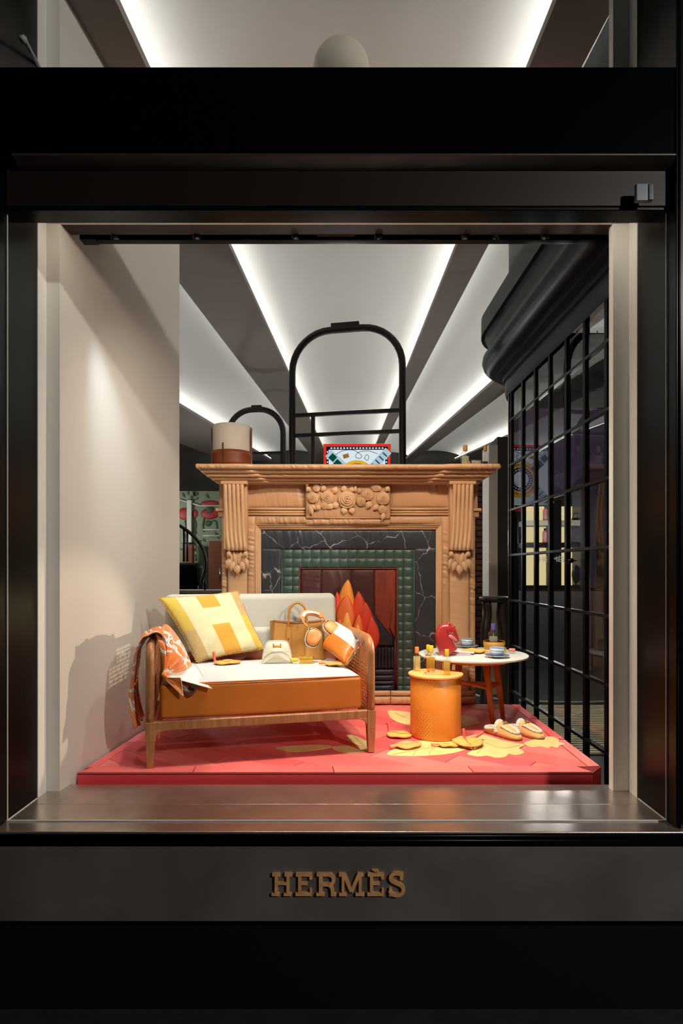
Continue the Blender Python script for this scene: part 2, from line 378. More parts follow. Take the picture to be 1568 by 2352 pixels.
# header + cornice swept round the end
path=[Vector((pp(2.93+k*0.217),2.93+k*0.217,0)) for k in range(11)]
nrm=[Vector((-1,-0.028,0)).normalized()]*11
cc=Vector((B.x+0.42,5.10,0))
for k in range(1,13):
    a=PI-k*PI/2/12; d=Vector((math.cos(a),math.sin(a),0)); path.append(cc+d*0.42); nrm.append(d)
path.append(path[-1]+Vector((2.5,0,0))); nrm.append(Vector((0,1,0)))
prof=[(0.0,1.47),(0.012,1.50),(0.012,1.60),(0.03,1.60),(0.03,1.635),(0.075,1.65),(0.075,1.675),(0.12,1.675),(0.16,1.695),(0.19,1.73),(0.203,1.77),(0.195,1.815),(0.175,1.835),(0.150,1.835),(0.150,1.90),(0.160,1.95),(0.180,1.985),(0.21,1.985),(0.21,2.14),(0.19,2.15),(-0.02,2.15)]
b=MB(); np_=len(prof); vs=[]; fs=[]
for p,n in zip(path,nrm):
    for (o_,z) in prof: vs.append(p+n*(o_+0.02)+Vector((0,0,ZC+z)))
for i in range(len(path)-1):
    for j in range(np_-1): fs.append((i*np_+j,i*np_+j+1,(i+1)*np_+j+1,(i+1)*np_+j))
b.add(vs,fs); co=b.build('cornice',M['steel'],pa,True,0,2,True); co.modifiers.new('e','EDGE_SPLIT').split_angle=math.radians(28)
b=MB(); b.prism_z([(pp(2.93)-0.012,2.93),(pp(5.1)-0.012,5.1),(pp(5.1)+0.05,5.1),(pp(2.93)+0.05,2.93)],ZC+1.60,CZ+0.6); b.build('header',M['steel'],pa,False,0,2,True)
vs=[];fs=[]
for k in range(9):
    a=PI-k*PI/2/8; q=Vector((B.x+0.10,5.10,0))+Vector((math.cos(a),math.sin(a),0))*0.112; vs+=[q+Vector((0,0,FZ)),q+Vector((0,0,CZ+0.5))]
for i in range(len(vs)//2-1): fs.append((2*i,2*i+1,2*i+3,2*i+2))
b=MB(); b.add(vs,fs); b.build('end_panel',M['steel'],pa,True,0,2,True)
b=MB(); b.bb(pp(5.1)-0.022,pp(5.1)-0.012,5.085,5.10,FZ,ZC+1.6); b.build('edge_trim',mat('edge_metal',(150,135,110),0.25,0.9),pa,False,0,2,True)
# ---- white column and brick wall seen past the fireplace
b=MB(); x0=P(1122,1200,6.6).x; x1=P(1143,1200,6.6).x; b.bb(x0,x1,6.6,6.9,FZ,3.16); tag(b.build('wall_column',M['white_wall'],None,False,0.004),'slim white column behind the mantel end',None,None,'structure')
x2=P(1166,1200,6.62).x; b=MB(); b.bb(x1+0.001,x2,6.62,6.9,FZ,3.25); tag(b.build('wall_pier',M['dark_wall']),'dark pier beside the white column',None,None,'structure')
br=struct('wall_brick',(1.5,7.2,FZ),'dark red brick wall seen right of the fireplace')
bxm=P(1060,1200,7.2).x; bxe=P(1125,1200,7.2).x
b=MB(); b.bb(bxm,bxe,7.22,7.4,FZ,FZ+2.45); b.build('mortar',mat('mortar_dark',(38,30,26),0.9),br,False,0,2,True)
mb=[mat('brick_a',(92,52,36),0.85,0,(60,0.3)),mat('brick_b',(74,42,32),0.85,0,(60,0.3))]
bm_=[]
for m_ in mb:
    b=MB(); b.box((0,0,0),(0.15,0.04,0.055)); bm_.append(b.build('brick',m_,br,False).data)
    COL.objects.unlink(br.children[-1]) if False else None
seed=[c for c in br.children if c.name.startswith('brick')]
used=0
for r in range(36):
    z=FZ+0.04+r*0.067
    if z<ZC-1.0: continue
    for k in range(2):
        x=bxm+0.08+(k+0.5*(r%2))*0.165
        if x>bxe-0.03: continue
        q=random.randrange(2); lc=(x-1.5,0.0,z-FZ)
        if used<2: seed[used].location=lc; used+=1
        else: inst(bm_[q],'brick',br,lc)
# ================================================================ PLATFORM
M['red']=mat('coral_cloth',(230,106,104),0.6,0,(50,0.06),(5,0.10))
M['red2']=mat('coral_cloth_deep',(222,92,92),0.6,0,(50,0.06),(5,0.10))
M['red3']=mat('coral_cloth_pale',(238,122,114),0.6,0,(50,0.06),(5,0.10))
M['redside']=mat('red_side_cloth',(246,72,80),0.6,0,(40,0.08))
M['seam']=mat('seam_dark_red',(120,28,40),0.7)
M['leafprint']=mat('printed_yellow_leaf',(226,204,136),0.6,0,None,(10,0.12))
M['leafprint2']=mat('printed_ochre_leaf',(200,120,50),0.6,0,None,(10,0.12))
M['leafvein']=mat('printed_vein',(172,120,40),0.6)
pf=thing('display_platform','low coral red platform printed with planks and yellow leaves','platform',(0,3.8,FZ))
poly=[(-1.316,3.01),(1.228,3.043-0.03),(1.311,3.11),(1.303,4.56),(0.99,4.56),(0.99,4.95),(-0.93,4.95),(-0.93,4.56),(-1.200,4.50),(-1.2014,4.45)]
b=MB(); b.prism_z(poly,FZ,PT-0.010); b.build('base',M['redside'],pf,False,0,2,True)
b=MB(); b.prism_z([(x,y) for x,y in poly],PT-0.010,PT-0.0035); b.build('underlay',M['seam'],pf,False,0,2,True)
def clip(poly,a,c,d):   # keep a*x+c*y<=d
    out=[]
    for i in range(len(poly)):
        p,q=poly[i],poly[(i+1)%len(poly)]; dp=a*p[0]+c*p[1]-d; dq=a*q[0]+c*q[1]-d
        if dp<=0: out.append(p)
        if dp*dq<0:
            t=dp/(dp-dq); out.append((p[0]+(q[0]-p[0])*t,p[1]+(q[1]-p[1])*t))
    return out
def shrink(poly,g):
    cx=sum(p[0] for p in poly)/len(poly); cy=sum(p[1] for p in poly)/len(poly)
    return [(x+(cx-x)*g/max(0.03,math.hypot(x-cx,y-cy)),y+(cy-y)*g/max(0.03,math.hypot(x-cx,y-cy))) for x,y in poly]
reds=[M['red'],M['red2'],M['red3']]
def plank(poly,zt=PT):
    if len(poly)<3: return
    poly=shrink(poly,0.0026)
    b=MB(); b.prism_z(poly,PT-0.0035,zt); b.build('plank',random.choice(reds),pf,False,0,2,True)
fx=[-1.316,P(443,1770,3.01).x,P(767,1770,3.01).x,P(1087,1770,3.01).x,1.228]
for i in range(4): plank([(fx[i],3.01),(fx[i+1],3.01+(0.003 if i==3 else 0)),(fx[i+1]-(0.05 if i==3 else 0.01),3.105),(fx[i]+(0.05 if i==0 else -0.01),3.105)],PT+0.004)
lft=[3.06,3.55,4.0,4.45]
for i in range(3):
    f=lambda Y:-1.316+0.0795*(Y-3.01)
    plank([(f(lft[i])+0.004,lft[i]+0.03*(i==0)),(f(lft[i])+0.055,lft[i]+0.05*(i==0)),(f(lft[i+1])+0.055,lft[i+1]),(f(lft[i+1])+0.002,lft[i+1])])
rt=[3.10,3.6,4.1,4.55]
for i in range(3): plank([(1.245,rt[i]+0.01),(1.307,rt[i]+0.015),(1.302,rt[i+1]),(1.245,rt[i+1])])
inner=[(-1.255,3.108),(1.24,3.108),(1.24,4.555),(0.98,4.555),(-1.14,4.47),(-1.15,4.45)]
da=math.radians(-38); ux,uy=math.cos(da),math.sin(da); vx,vy=-uy,ux
bw=0.15
for r in range(-12,30):
    off=(r*0.37)%0.9
    for k in range(-6,8):
        u0=off+k*0.9; u1=u0+0.9
        base=-1.2*vx+3.0*vy
        pl=inner
        # v between base+r*bw and +bw ; u between
        pl=clip(pl,vx,vy,base+(r+1)*bw)
        if pl: pl=clip(pl,-vx,-vy,-(base+r*bw))
        if pl: pl=clip(pl,ux,uy,u1)
        if pl: pl=clip(pl,-ux,-uy,-u0)
        if pl and len(pl)>2:
            ar=abs(sum(pl[i][0]*pl[(i+1)%len(pl)][1]-pl[(i+1)%len(pl)][0]*pl[i][1] for i in range(len(pl))))/2
            if ar>0.002: plank(pl)
def printleaf(pts,m='leafprint',dz=0.0):
    w=[PZ(x,y,PT) for x,y in pts]; w=smoothpath(w,3,True)
    b=MB(); b.prism_z([(p.x,p.y) for p in w],PT,PT+0.0015+dz); return b.build('printed_leaf',M[m],pf,False,0,2,True)
printleaf([(888,1733),(905,1720),(940,1706),(985,1700),(1030,1699),(1065,1704),(1085,1712),(1060,1725),(1020,1733),(960,1737),(910,1736)])
printleaf([(1050,1702),(1090,1688),(1112,1688),(1150,1700),(1180,1706),(1206,1711),(1192,1719),(1204,1729),(1184,1735),(1168,1732),(1160,1739),(1138,1741),(1118,1736),(1098,1738),(1072,1732),(1085,1720)],'leafprint',0.0004)
printleaf([(1205,1705),(1235,1697),(1265,1692),(1284,1700),(1281,1704),(1297,1709),(1284,1713),(1280,1718),(1266,1715),(1258,1719),(1240,1715),(1222,1717),(1208,1712)])
printleaf([(890,1634),(905,1632),(950,1640),(960,1660),(945,1666),(920,1661),(898,1650)])
printleaf([(1050,1646),(1080,1645),(1098,1652),(1092,1656),(1106,1660),(1090,1664),(1075,1669),(1050,1668)])
printleaf([(1085,1623),(1120,1617.5),(1160,1620),(1150,1625),(1120,1628),(1095,1630)],'leafprint2')
printleaf([(1196,1663),(1216,1660),(1226,1666),(1216,1672),(1200,1672)])
printleaf([(1222,1672),(1240,1673),(1251,1684),(1246,1692),(1230,1686)],'leafprint2')
printleaf([(630,1718),(680,1713),(740,1711),(762,1716),(720,1724),(670,1727)])
printleaf([(760,1717),(800,1713),(850,1717),(858,1723),(830,1728),(790,1730)],'leafprint',0.0004)
printleaf([(795,1688),(820,1692),(855,1712),(832,1715),(808,1705)])
printleaf([(886,1680),(905,1683),(930,1694),(910,1694)],'leafprint2')
for pts in ([(900,1733),(960,1722),(1060,1706)],[(948,1735),(960,1720),(975,1716)],[(985,1735),(990,1722),(1010,1714)],[(1095,1730),(1110,1715),(1106,1700)],[(1100,1700),(1150,1718),(1195,1712)],[(905,1637),(930,1648)]):
    w=smoothpath([PZ(x,y,PT+0.0022) for x,y in pts],4); b=MB(); b.tube(w,0.0012,4); b.build('printed_vein',M['leafvein'],pf,False,0,2,True)
# ================================================================ FIREPLACE
M['tan2']=mat('quilted_tan_pale',(216,172,128),0.5,0,(14,0.22),(5,0.05),0,0.2,0.45,(1.2,1,0.8))
M['tanruck']=mat('ruched_tan',(204,158,116),0.36,0,(16,0.25),(5,0.05),0,0.2,0.45,(1.4,1,0.8))
M['tanruckv']=mat('ruched_tan_upright',(208,162,120),0.36,0,(16,0.25),(5,0.05),0,0.2,0.45,(0.8,1,1.4))
M['tile']=mat('quilted_green',(64,88,80),0.42,0,(30,0.15),(4,0.22))
M['maroon']=mat('maroon_quilt',(80,42,40),0.5,0,(22,0.35),(6,0.25),0,0,0.5,(1,1,0.35))
M['glow']=mat('printed_ember',(150,62,42),0.55,0,(26,0.3),(7,0.45),0,0,0.5,(1.2,1,0.3))
M['navy']=mat('navy_quilt',(40,40,54),0.5,0,(20,0.25),(6,0.15))
M['rusttrim']=mat('rust_piping',(132,62,44),0.5)
def marble():
    m=bpy.data.materials.new('printed_marble'); m.use_nodes=True; N=m.node_tree.nodes; L=m.node_tree.links; b=N['Principled BSDF']
    tc=N.new('ShaderNodeTexCoord'); mp=N.new('ShaderNodeMapping'); mp.inputs['Scale'].default_value=(6,6,4.5); mp.inputs['Rotation'].default_value=(0,0.5,0); L.new(tc.outputs['Object'],mp.inputs[0])
    nz=N.new('ShaderNodeTexNoise'); nz.inputs['Scale'].default_value=2.2; nz.inputs['Detail'].default_value=4; L.new(mp.outputs[0],nz.inputs['Vector'])
    mx=N.new('ShaderNodeMixRGB'); mx.inputs[0].default_value=0.28; L.new(mp.outputs[0],mx.inputs[1]); L.new(nz.outputs['Color'],mx.inputs[2])
    v=N.new('ShaderNodeTexVoronoi'); v.feature='DISTANCE_TO_EDGE'; v.inputs['Scale'].default_value=1.15; L.new(mx.outputs[0],v.inputs['Vector'])
    n2=N.new('ShaderNodeTexNoise'); n2.inputs['Scale'].default_value=3; L.new(mp.outputs[0],n2.inputs['Vector'])
    r2=N.new('ShaderNodeMapRange'); r2.inputs[1].default_value=0.38; r2.inputs[2].default_value=0.72; r2.inputs[3].default_value=0.0; r2.inputs[4].default_value=0.035; L.new(n2.outputs['Fac'],r2.inputs[0])
    d=N.new('ShaderNodeMath'); d.operation='DIVIDE'; L.new(v.outputs['Distance'],d.inputs[0]); ad=N.new('ShaderNodeMath'); ad.operation='ADD'; ad.inputs[1].default_value=0.002; L.new(r2.outputs[0],ad.inputs[0]); L.new(ad.outputs[0],d.inputs[1])
    r=N.new('ShaderNodeValToRGB'); e=r.color_ramp.elements; e[0].position=0.0; e[0].color=(*srgb(190,192,196),1); e[1].position=1.0; e[1].color=(*srgb(54,58,64),1); k=e.new(0.45); k.color=(*srgb(96,100,108),1)
    L.new(d.outputs[0],r.inputs[0]); L.new(r.outputs[0],b.inputs['Base Color']); b.inputs['Roughness'].default_value=0.42
    n3=N.new('ShaderNodeTexNoise'); n3.inputs['Scale'].default_value=18; m3=N.new('ShaderNodeMapping'); m3.inputs['Scale'].default_value=(1.3,1,0.3); L.new(tc.outputs['Object'],m3.inputs[0]); L.new(m3.outputs[0],n3.inputs['Vector'])
    u=N.new('ShaderNodeBump'); u.inputs['Strength'].default_value=0.45; u.inputs['Distance'].default_value=0.01; L.new(n3.outputs['Fac'],u.inputs['Height']); L.new(u.outputs[0],b.inputs['Normal'])
    return m
M['marble']=marble()
fp=thing('quilted_fireplace','tan quilted fabric fireplace with carved roses, dark marble print and green tiles','fireplace',(0,4.75,PT))
def pbox(name,x0,x1,y0,y1,Yf,Yb,m,bev=0.008,Yp=None,parent=None):
    a=P(x0,y1,Yp or Yf); c=P(x1,y0,Yp or Yf)
    b=MB(); b.bb(a.x,c.x,Yf,Yb,max(a.z,PT),c.z); return b.build(name,M[m],parent or fp,False,bev,3,True)
def rip(x,k=0.0):
    m=0.55+0.45*math.sin(x*9.1+k*1.7)
    return m*(0.45*math.sin(x*118+2.1*math.sin(x*23+k)+k)+0.33*math.sin(x*213+k*2.3)+0.35*math.sin(x*61+1.3*math.sin(x*17)+k*3.1))
_pk=[0]
def puff(name,x0,x1,y0,y1,Y,t,m,nu=10,nv=10,pw=0.3,parent=None,inset=0.0,jit=0,ax=None,amp=0.0):
    a=P(x0,y1,Y); c=P(x1,y0,Y); zl,zh=max(a.z,PT),c.z; xl,xh=a.x,c.x; _pk[0]+=1; k=_pk[0]*1.37
    if ax=='x': nu=max(nu,int((xh-xl)/0.007))
    if ax=='z': nv=max(nv,int((zh-zl)/0.007))
    if ax=='xz': nu=max(nu,int((xh-xl)/0.009)); nv=max(nv,int((zh-zl)/0.009))
    def h(u,v): return max(0,(1-(2*u-1)**2)*(1-(2*v-1)**2))**pw
    def fn(u,v,sg=1):
        x=xl+(xh-xl)*u; z=zl+(zh-zl)*v; d=t*h(u,v)
        if sg>0 and ax:
            ew=min(1,h(u,v)*1.6)
            if ax=='x': d+=amp*rip(x+0.25*(z-zl),k)*ew*(0.55+0.45*abs(2*v-1))
            elif ax=='z': d+=amp*rip(z+0.25*(x-xl),k)*ew*(0.55+0.45*abs(2*u-1))
            else:
                eb=math.exp(-(zh-z)/0.045)+math.exp(-(z-zl)/0.045); es=math.exp(-(x-xl)/0.03)+math.exp(-(xh-x)/0.03)
                d+=amp*ew*(rip(x+0.2*z,k)*min(1,eb)+0.7*rip(z+0.15*x,k+2)*min(1,es)+0.35*math.sin(14*x+9*z+k)*math.sin(11*z-5*x+k))
        return Vector((x,Y-d*sg if sg>0 else Y+t*0.3*h(u,v),z))
    b=MB(); b.grid(fn,nu,nv); b.grid(lambda u,v:fn(1-u,v,-1),max(4,nu//4),max(4,nv//4))
    return b.build(name,M[m],parent or fp,True,0,2,True,0,True)
# core
pbox('core',513,1087,1108,1640,4.63,4.95,'tan',0.01)
# shelf and cornice courses (break forward above the pilasters)
def course(name,x0,x1,y0,y1,Y,pj,r):
    a=P(x0,y1,Y); c=P(x1,y0,Y); xa,xb=a.x,c.x; w=0.36; zm=(a.z+c.z)/2; hz_=(c.z-a.z)/2; rr_=hz_*1.15
    plan=[(xa,4.95),(xa,Y-pj),(xa+w,Y-pj),(xa+w+0.05,Y),(xb-w-0.05,Y),(xb-w,Y-pj),(xb,Y-pj),(xb,4.95)]
    b=MB(); b.prism_z([(x if 0<i<7 else x,y) for i,(x,y) in enumerate([(xa+rr_,4.95),(xa+rr_,Y-pj+rr_),(xa+w,Y-pj+rr_),(xa+w+0.05,Y+rr_),(xb-w-0.05,Y+rr_),(xb-w,Y-pj+rr_),(xb-rr_,Y-pj+rr_),(xb-rr_,4.95)])],a.z,c.z)
    o=b.build(name,M['tan'],fp,False,0,3,True)
    pts=[]
    for i in range(len(plan)-1):
        p,q=Vector((*plan[i],0)),Vector((*plan[i+1],0)); n=max(2,int((q-p).length/0.008))
        for k in range(n): pts.append((p.lerp(q,k/n),i))
    pts.append((Vector((*plan[-1],0)),6)); N_=len(pts); vs=[]; fs=[]; m_=9; _pk[0]+=1
    for k,(p,i) in enumerate(pts):
        d=(pts[min(k+1,N_-1)][0]-pts[max(k-1,0)][0]).normalized(); out=Vector((d.y,-d.x,0))
        L_=k*0.008
        for j in range(m_):
            th=-PI/2+PI*j/(m_-1); g=1+0.34*rip(L_+0.012*math.sin(th),_pk[0])
            vs.append(p+out*(-rr_+rr_*math.cos(th)*g)+Vector((0,0,zm+hz_*math.sin(th))))
    for k in range(N_-1):
        for j in range(m_-1): fs.append((k*m_+j,k*m_+j+1,(k+1)*m_+j+1,(k+1)*m_+j))
    b=MB(); b.add(vs,fs); return b.build('ruched_roll',M['tanruck'],o,True,0,2,True)
course('mantel_shelf',450,1149,1065,1077,4.36,0.02,0.008)
course('cornice_moulding',462,1137,1077,1087,4.40,0.02,0.012)
course('cornice_moulding',474,1124,1087,1096,4.43,0.02,0.012)
course('cornice_moulding',488,1110,1096,1104,4.47,0.03,0.010)
course('cornice_moulding',497,1101,1103,1110,4.50,0.03,0.008)
# frieze
puff('frieze_panel',563,702,1110,1166,4.60,0.016,'tan',10,10,0.3,None,0,0,'xz',0.009)
puff('frieze_panel',896,1036,1110,1166,4.60,0.016,'tan',10,10,0.3,None,0,0,'xz',0.009)
for y0,y1,Y in ((1166,1172,4.575),(1172,1179,4.59),(1179,1184,4.58)):
    for x0,x1 in ((560,702),(895,1037)):
        a=P(x0,(y0+y1)/2,Y); c=P(x1,(y0+y1)/2,Y); r=(y1-y0)/2*Y/F
        b=MB(); b.tube([a,c],lambda i:(r,r*1.4),10); b.build('frieze_moulding',M['tan2'],fp,True,0,2,True)
puff('carved_panel',702,896,1104,1191,4.555,0.014,'tan',14,10,0.3,None,0,0,'xz',0.010)
b=MB(); q=[P(703,1105,4.548),P(895,1105,4.548),P(895,1190,4.548),P(703,1190,4.548)]; b.tube(q,0.006,6,0,True); b.build('panel_border',M['tan2'],fp,True,0,2,True)
puff('frieze_cushion',704,894,1191,1205,4.565,0.02,'tanruck',16,7,0.35,None,0,0,'x',0.012)
# roses
def rose(px,py,r,Y=4.532):
    c=P(px,py,Y); r=r*Y/F
    root=None
    b=MB(); b.lathe([(r,0.01),(r*0.95,-0.006),(r*0.7,-0.010),(0.001,-0.010)],c,20,0,Matrix.Rotation(-PI/2,3,'X')@Matrix.Scale(-1,3)) if False else None
    b=MB()
    # dome
    prof=[(r*math.cos(a),0.6*r*math.sin(a)) for a in [k*PI/2/6 for k in range(7)]]
    R=Matrix.Rotation(PI/2,3,'X')
    b.lathe(prof,c+Vector((0,0.008,0)),18,0,R)
    root=b.build('carved_rose',M['tan2'],fp,True,0,2,True)
    for ring,(rr,n,hh) in enumerate(((0.92,5,0.25),(0.66,5,0.45),(0.40,4,0.6),(0.18,3,0.72))):
        b=MB()
        for k in range(n):
            a0=2*PI*k/n+ring*0.5; sp=2*PI/n*1.12; pts=[]
            for j in range(7):
                t=j/6; a=a0+sp*t; q=r*rr*(1-0.10*t)
                pts.append(c+Vector((q*math.cos(a),-hh*r*0.9+0.006,q*math.sin(a))))
            b.tube(pts,[r*0.11*(0.45+0.55*math.sin(PI*(0.1+0.8*i/6))) for i in range(7)],6)
        b.build('petal_ring',M['tan2'],root,True,0,2,True)
for a in ((797,1148,21),(752,1142,15.5),(719,1143,12.5),(844,1137,13),(829,1152,11),(880,1145,15),(863,1119,10),(727,1121,9),(878,1170,10),(745,1161,9)): rose(*a)
def cleaf(px,py,L,w,ang,Y=4.535,name='carved_leaf',m='tan2'):
    sc2=1.35 if name=='carved_leaf' else 1.5; c=P(px,py,Y); L*=sc2*Y/F; w*=sc2*Y/F; ca,sa=math.cos(ang),math.sin(ang)
    def fn(u,v):
        hw=w*math.sin(PI*min(1,(v*0.93+0.05))**0.8); x=(2*u-1)*hw; y=v*L; h=-0.010*math.sin(PI*v)-0.006*(1-abs(2*u-1))+0.004
        return c+Vector((x*ca-y*sa,h-0.006,x*sa+y*ca))
    b=MB(); b.grid(fn,6,8); b.grid(lambda u,v: fn(1-u,v)+Vector((0,0.012,0)),6,8); return b.build(name,M[m],fp,True,0,2,True)
for a in ((765,1133,13,5,-0.5),(790,1130,12,5,0.0),(806,1131,10,4.5,-0.25),(778,1158,14,5,1.9),(792,1165,13,5,2.9),(806,1166,12,5,3.4),(764,1158,13,5,2.3),(815,1130,11,3,-0.1),(824,1133,10,3,-0.2),
          (713,1160,18,4,3.3),(718,1160,16,4,2.8),(714,1160,12,3.5,3.9),(722,1128,11,4,-1.0),(738,1128,12,3.5,-0.6),(712,1128,10,4,0.7),(850,1152,14,5,2.7),(872,1128,11,4,0.3),(886,1128,10,4,-0.6),(880,1178,14,3.2,3.0),(734,1160,11,4,2.6),(706,1118,9,3,0.2),(735,1113,9,3,-0.9),(868,1160,12,4,2.4)): cleaf(*a)
for pts in ([(735,1118),(744,1116),(748,1122),(742,1127),(737,1123)],[(852,1120),(858,1112),(868,1110),(874,1116)],[(740,1152),(746,1160),(752,1156),(750,1150)],[(880,1175),(884,1184),(882,1190)],[(715,1112),(722,1109),(728,1113)]):
    b=MB(); b.tube(smoothpath([P(x,y,4.533) for x,y in pts],4),0.006,6); b.build('carved_scroll',M['tan2'],fp,True,0,2,True)
# pilasters
for side in (-1,1):
    def X(px): return px if side<0 else 1600-px
    def rng(a,c): return (a,c) if side<0 else (1600-c,1600-a)
    # fluted console
    for k in range(5):
        t0=517+k*9.6; t1=525+k*9.4
        pts=[(t0,1108,4.47),(t0+0.5,1125,4.475),(t0+1.5,1160,4.50),(t0+3,1200,4.515),(t0+5.0,1235,4.51),(t1,1255,4.50),(t1,1263,4.51)]
        w=[P(X(a),y,Y) for a,y,Y in pts]; b=MB(); b.tube(smoothpath(w,4),lambda i:(0.0145 if i<20 else 0.0155),8,0,False,None,True,(0,1,0)); b.build('flute',M['tan2'],fp,True,0,2,True)
    x0,x1=rng(512,567); pbox('console_back',x0,x1,1108,1263,4.505,4.66,'tan',0.01)
    # capital block above the console
    x0,x1=rng(506,568); pbox('console_cap',x0,x1,1103,1112,4.455,4.64,'tan',0.006)
    # outer strip and small ear mouldings
    x0,x1=rng(509,523); puff('outer_strip',x0,x1,1188,1600,4.585,0.016,'tanruckv',7,24,0.35,None,0,0,'z',0.011)
    x0,x1=rng(503,514); pbox('side_return',x0,x1,1110,1168,4.60,4.93,'tan',0.006)
    x0,x1=rng(494,515); pbox('ear_moulding',x0,x1,1167,1174,4.57,4.93,'tan2',0.006)
    x0,x1=rng(500,515); pbox('ear_moulding',x0,x1,1174,1188,4.585,4.93,'tan',0.008)
    # acanthus
    for k,(dx,dy,L,w_,an) in enumerate(((0,0,28,4,PI),(-9,0,24,4.2,PI+0.2),(9,0,24,4.2,PI-0.2),(-18,0,22,4.2,PI+0.1),(18,0,22,4.2,PI-0.1),(-18,14,17,4,PI-0.25),(18,14,17,4,PI+0.25),(-9,22,16,4.2,PI-0.3),(9,22,16,4.2,PI+0.3),(0,30,15,5,PI),(-22,-1,10,3.5,PI+0.5),(22,-1,10,3.5,PI-0.5))):
        cleaf(X(545)+dx,1268+dy,L,w_,an,4.535-0.004*k,'acanthus_leaf')
    for dx in (-17,-6,6,17):
        b=MB(); b.tube(smoothpath([P(X(545)+dx*1.2,1268,4.53),P(X(545)+dx*1.3,1280,4.522),P(X(545)+dx*0.7,1296,4.524),P(X(545)+dx*0.3,1304,4.53)],4),0.008,6); b.build('acanthus_rib',M['tan2'],fp,True,0,2,True)
    x0,x1=rng(523,568); puff('pilaster_panel',x0,x1,1264,1600,4.56,0.022,'tan2',10,26,0.25,None,0,0,'xz',0.009)
    x0,x1=rng(568,586); puff('inner_strip',x0,x1,1186,1600,4.575,0.026,'tanruckv',8,26,0.35,None,0,0,'z',0.011)
    for k,px in enumerate((588,592.5,597)):
        b=MB(); b.tube([P(X(px),1204+4.2*k,4.585+0.006*k),P(X(px+1),1612,4.585+0.006*k)],0.0078,8); b.build('frame_piping',M['tan2'],fp,True,0,2,True)
puff('lintel_strip',586,1014,1186,1204,4.578,0.024,'tanruck',40,7,0.35,None,0,0,'x',0.012)
for k,y in enumerate((1205.5,1210,1214.5)):
    d=588+4.2*k
    b=MB(); b.tube([P(d,y,4.584+0.006*k),P(1600-d,y,4.584+0.006*k)],0.0078,8); b.build('frame_piping',M['tan2'],fp,True,0,2,True)
# marble slabs
puff('marble_slab',598,1002,1217,1261,4.605,0.012,'marble',30,8,0.3,None,0,0,'xz',0.006)
puff('marble_slab',600,645,1261,1608,4.605,0.012,'marble',8,30,0.3,None,0,0,'xz',0.006)
puff('marble_slab',953,1001,1261,1608,4.605,0.012,'marble',8,30,0.3,None,0,0,'xz',0.006)
for x in (647.2,951): b=MB(); b.tube([P(x,1262,4.612),P(x,1606,4.612)],0.006,8); b.build('tile_edging',M['tile'],fp,True,0,2,True)
# green quilted tiles
tp=21.4*4.61/F; th=20.9*4.61/F
b=MB(); b.pillow([(-tp/2,0,-th/2),(tp/2,0,-th/2),(tp/2,0,th/2),(-tp/2,0,th/2)],0.011,5,5,0.32,0,0,None,0); t0=b.build('tile',M['tile'],fp,True); t1st=True
def tile(px,py,sx=1.0):
    global t1st
    c=P(px,py,4.612)-fp.location
    if t1st: t0.location=c; t1st=False; return
    inst(t0,'tile',fp,c,(sx,1,1) if sx!=1 else None)
for i in range(14):
    for j in range(2): tile(649.5+21.4*(i+.5),1262+20.9*(j+.5))
for j in range(2,16):
    y=1262+20.9*(j+.5)
    if y<1600:
        tile(660,y); tile(679,y,0.74); tile(919.5,y,0.66); tile(938,y)
# firebox
pbox('firebox_back',686,913,1303,1608,4.622,4.64,'navy',0.0)
for x0,x1 in ((691,737),(738,806),(807,860)): puff('firebox_panel',x0,x1,1308,1500,4.62,0.016,'maroon',8,16,0.3,None,0,0,'xz',0.006)
puff('firebox_panel',861,908,1308,1470,4.62,0.014,'glow',8,16,0.3,None,0,0,'xz',0.006)
b=MB(); q=[P(688.5,1600,4.612),P(688.5,1306,4.612),P(911,1306,4.612),P(911,1600,4.612)]; b.tube(q,0.0065,8); b.build('firebox_piping',M['rusttrim'],fp,True,0,2,True)
b=MB(); b.tube([P(907,1460,4.612),P(907,1600,4.612)],0.006,8); b.build('firebox_piping',M['maroon'],fp,True,0,2,True)
def tri(name,pts,m,Y=4.612,t=0.014):
    b=MB(); w=[P(x,y,Y) for x,y in pts]; b.pillow(w,t,8,8,0.35,0,0,None,0.2); return b.build(name,M[m],fp,True,0,2,True,0,True)
tri('hood_panel',[(852,1484),(905,1484),(905,1468),(852,1402)],'navy',4.600)
tri('ember_panel',[(893,1445),(907,1470),(907,1380),(904,1380)],'glow',4.604,0.008)
for k in range(7): puff('grate_roll',852+k*7.6,859.4+k*7.6,1485,1537,4.606,0.010,'navy',4,10)
for y0,y1 in ((1538,1550),(1551,1563),(1564,1573),(1574,1592)): puff('hearth_roll',845,905,y0,y1,4.606,0.013,'navy',10,5)
# hearth strip
for x0,x1 in ((508,640),(641,770),(771,896),(897,1000),(1001,1092)):
    puff('hearth_cushion',x0,x1,1586,1600,4.555,0.022,'tanruck',12,7,0.35,None,0,0,'x',0.012); puff('hearth_cushion',x0,x1,1600,1617,4.53,0.03,'tanruck',12,7,0.35,None,0,0,'x',0.009)
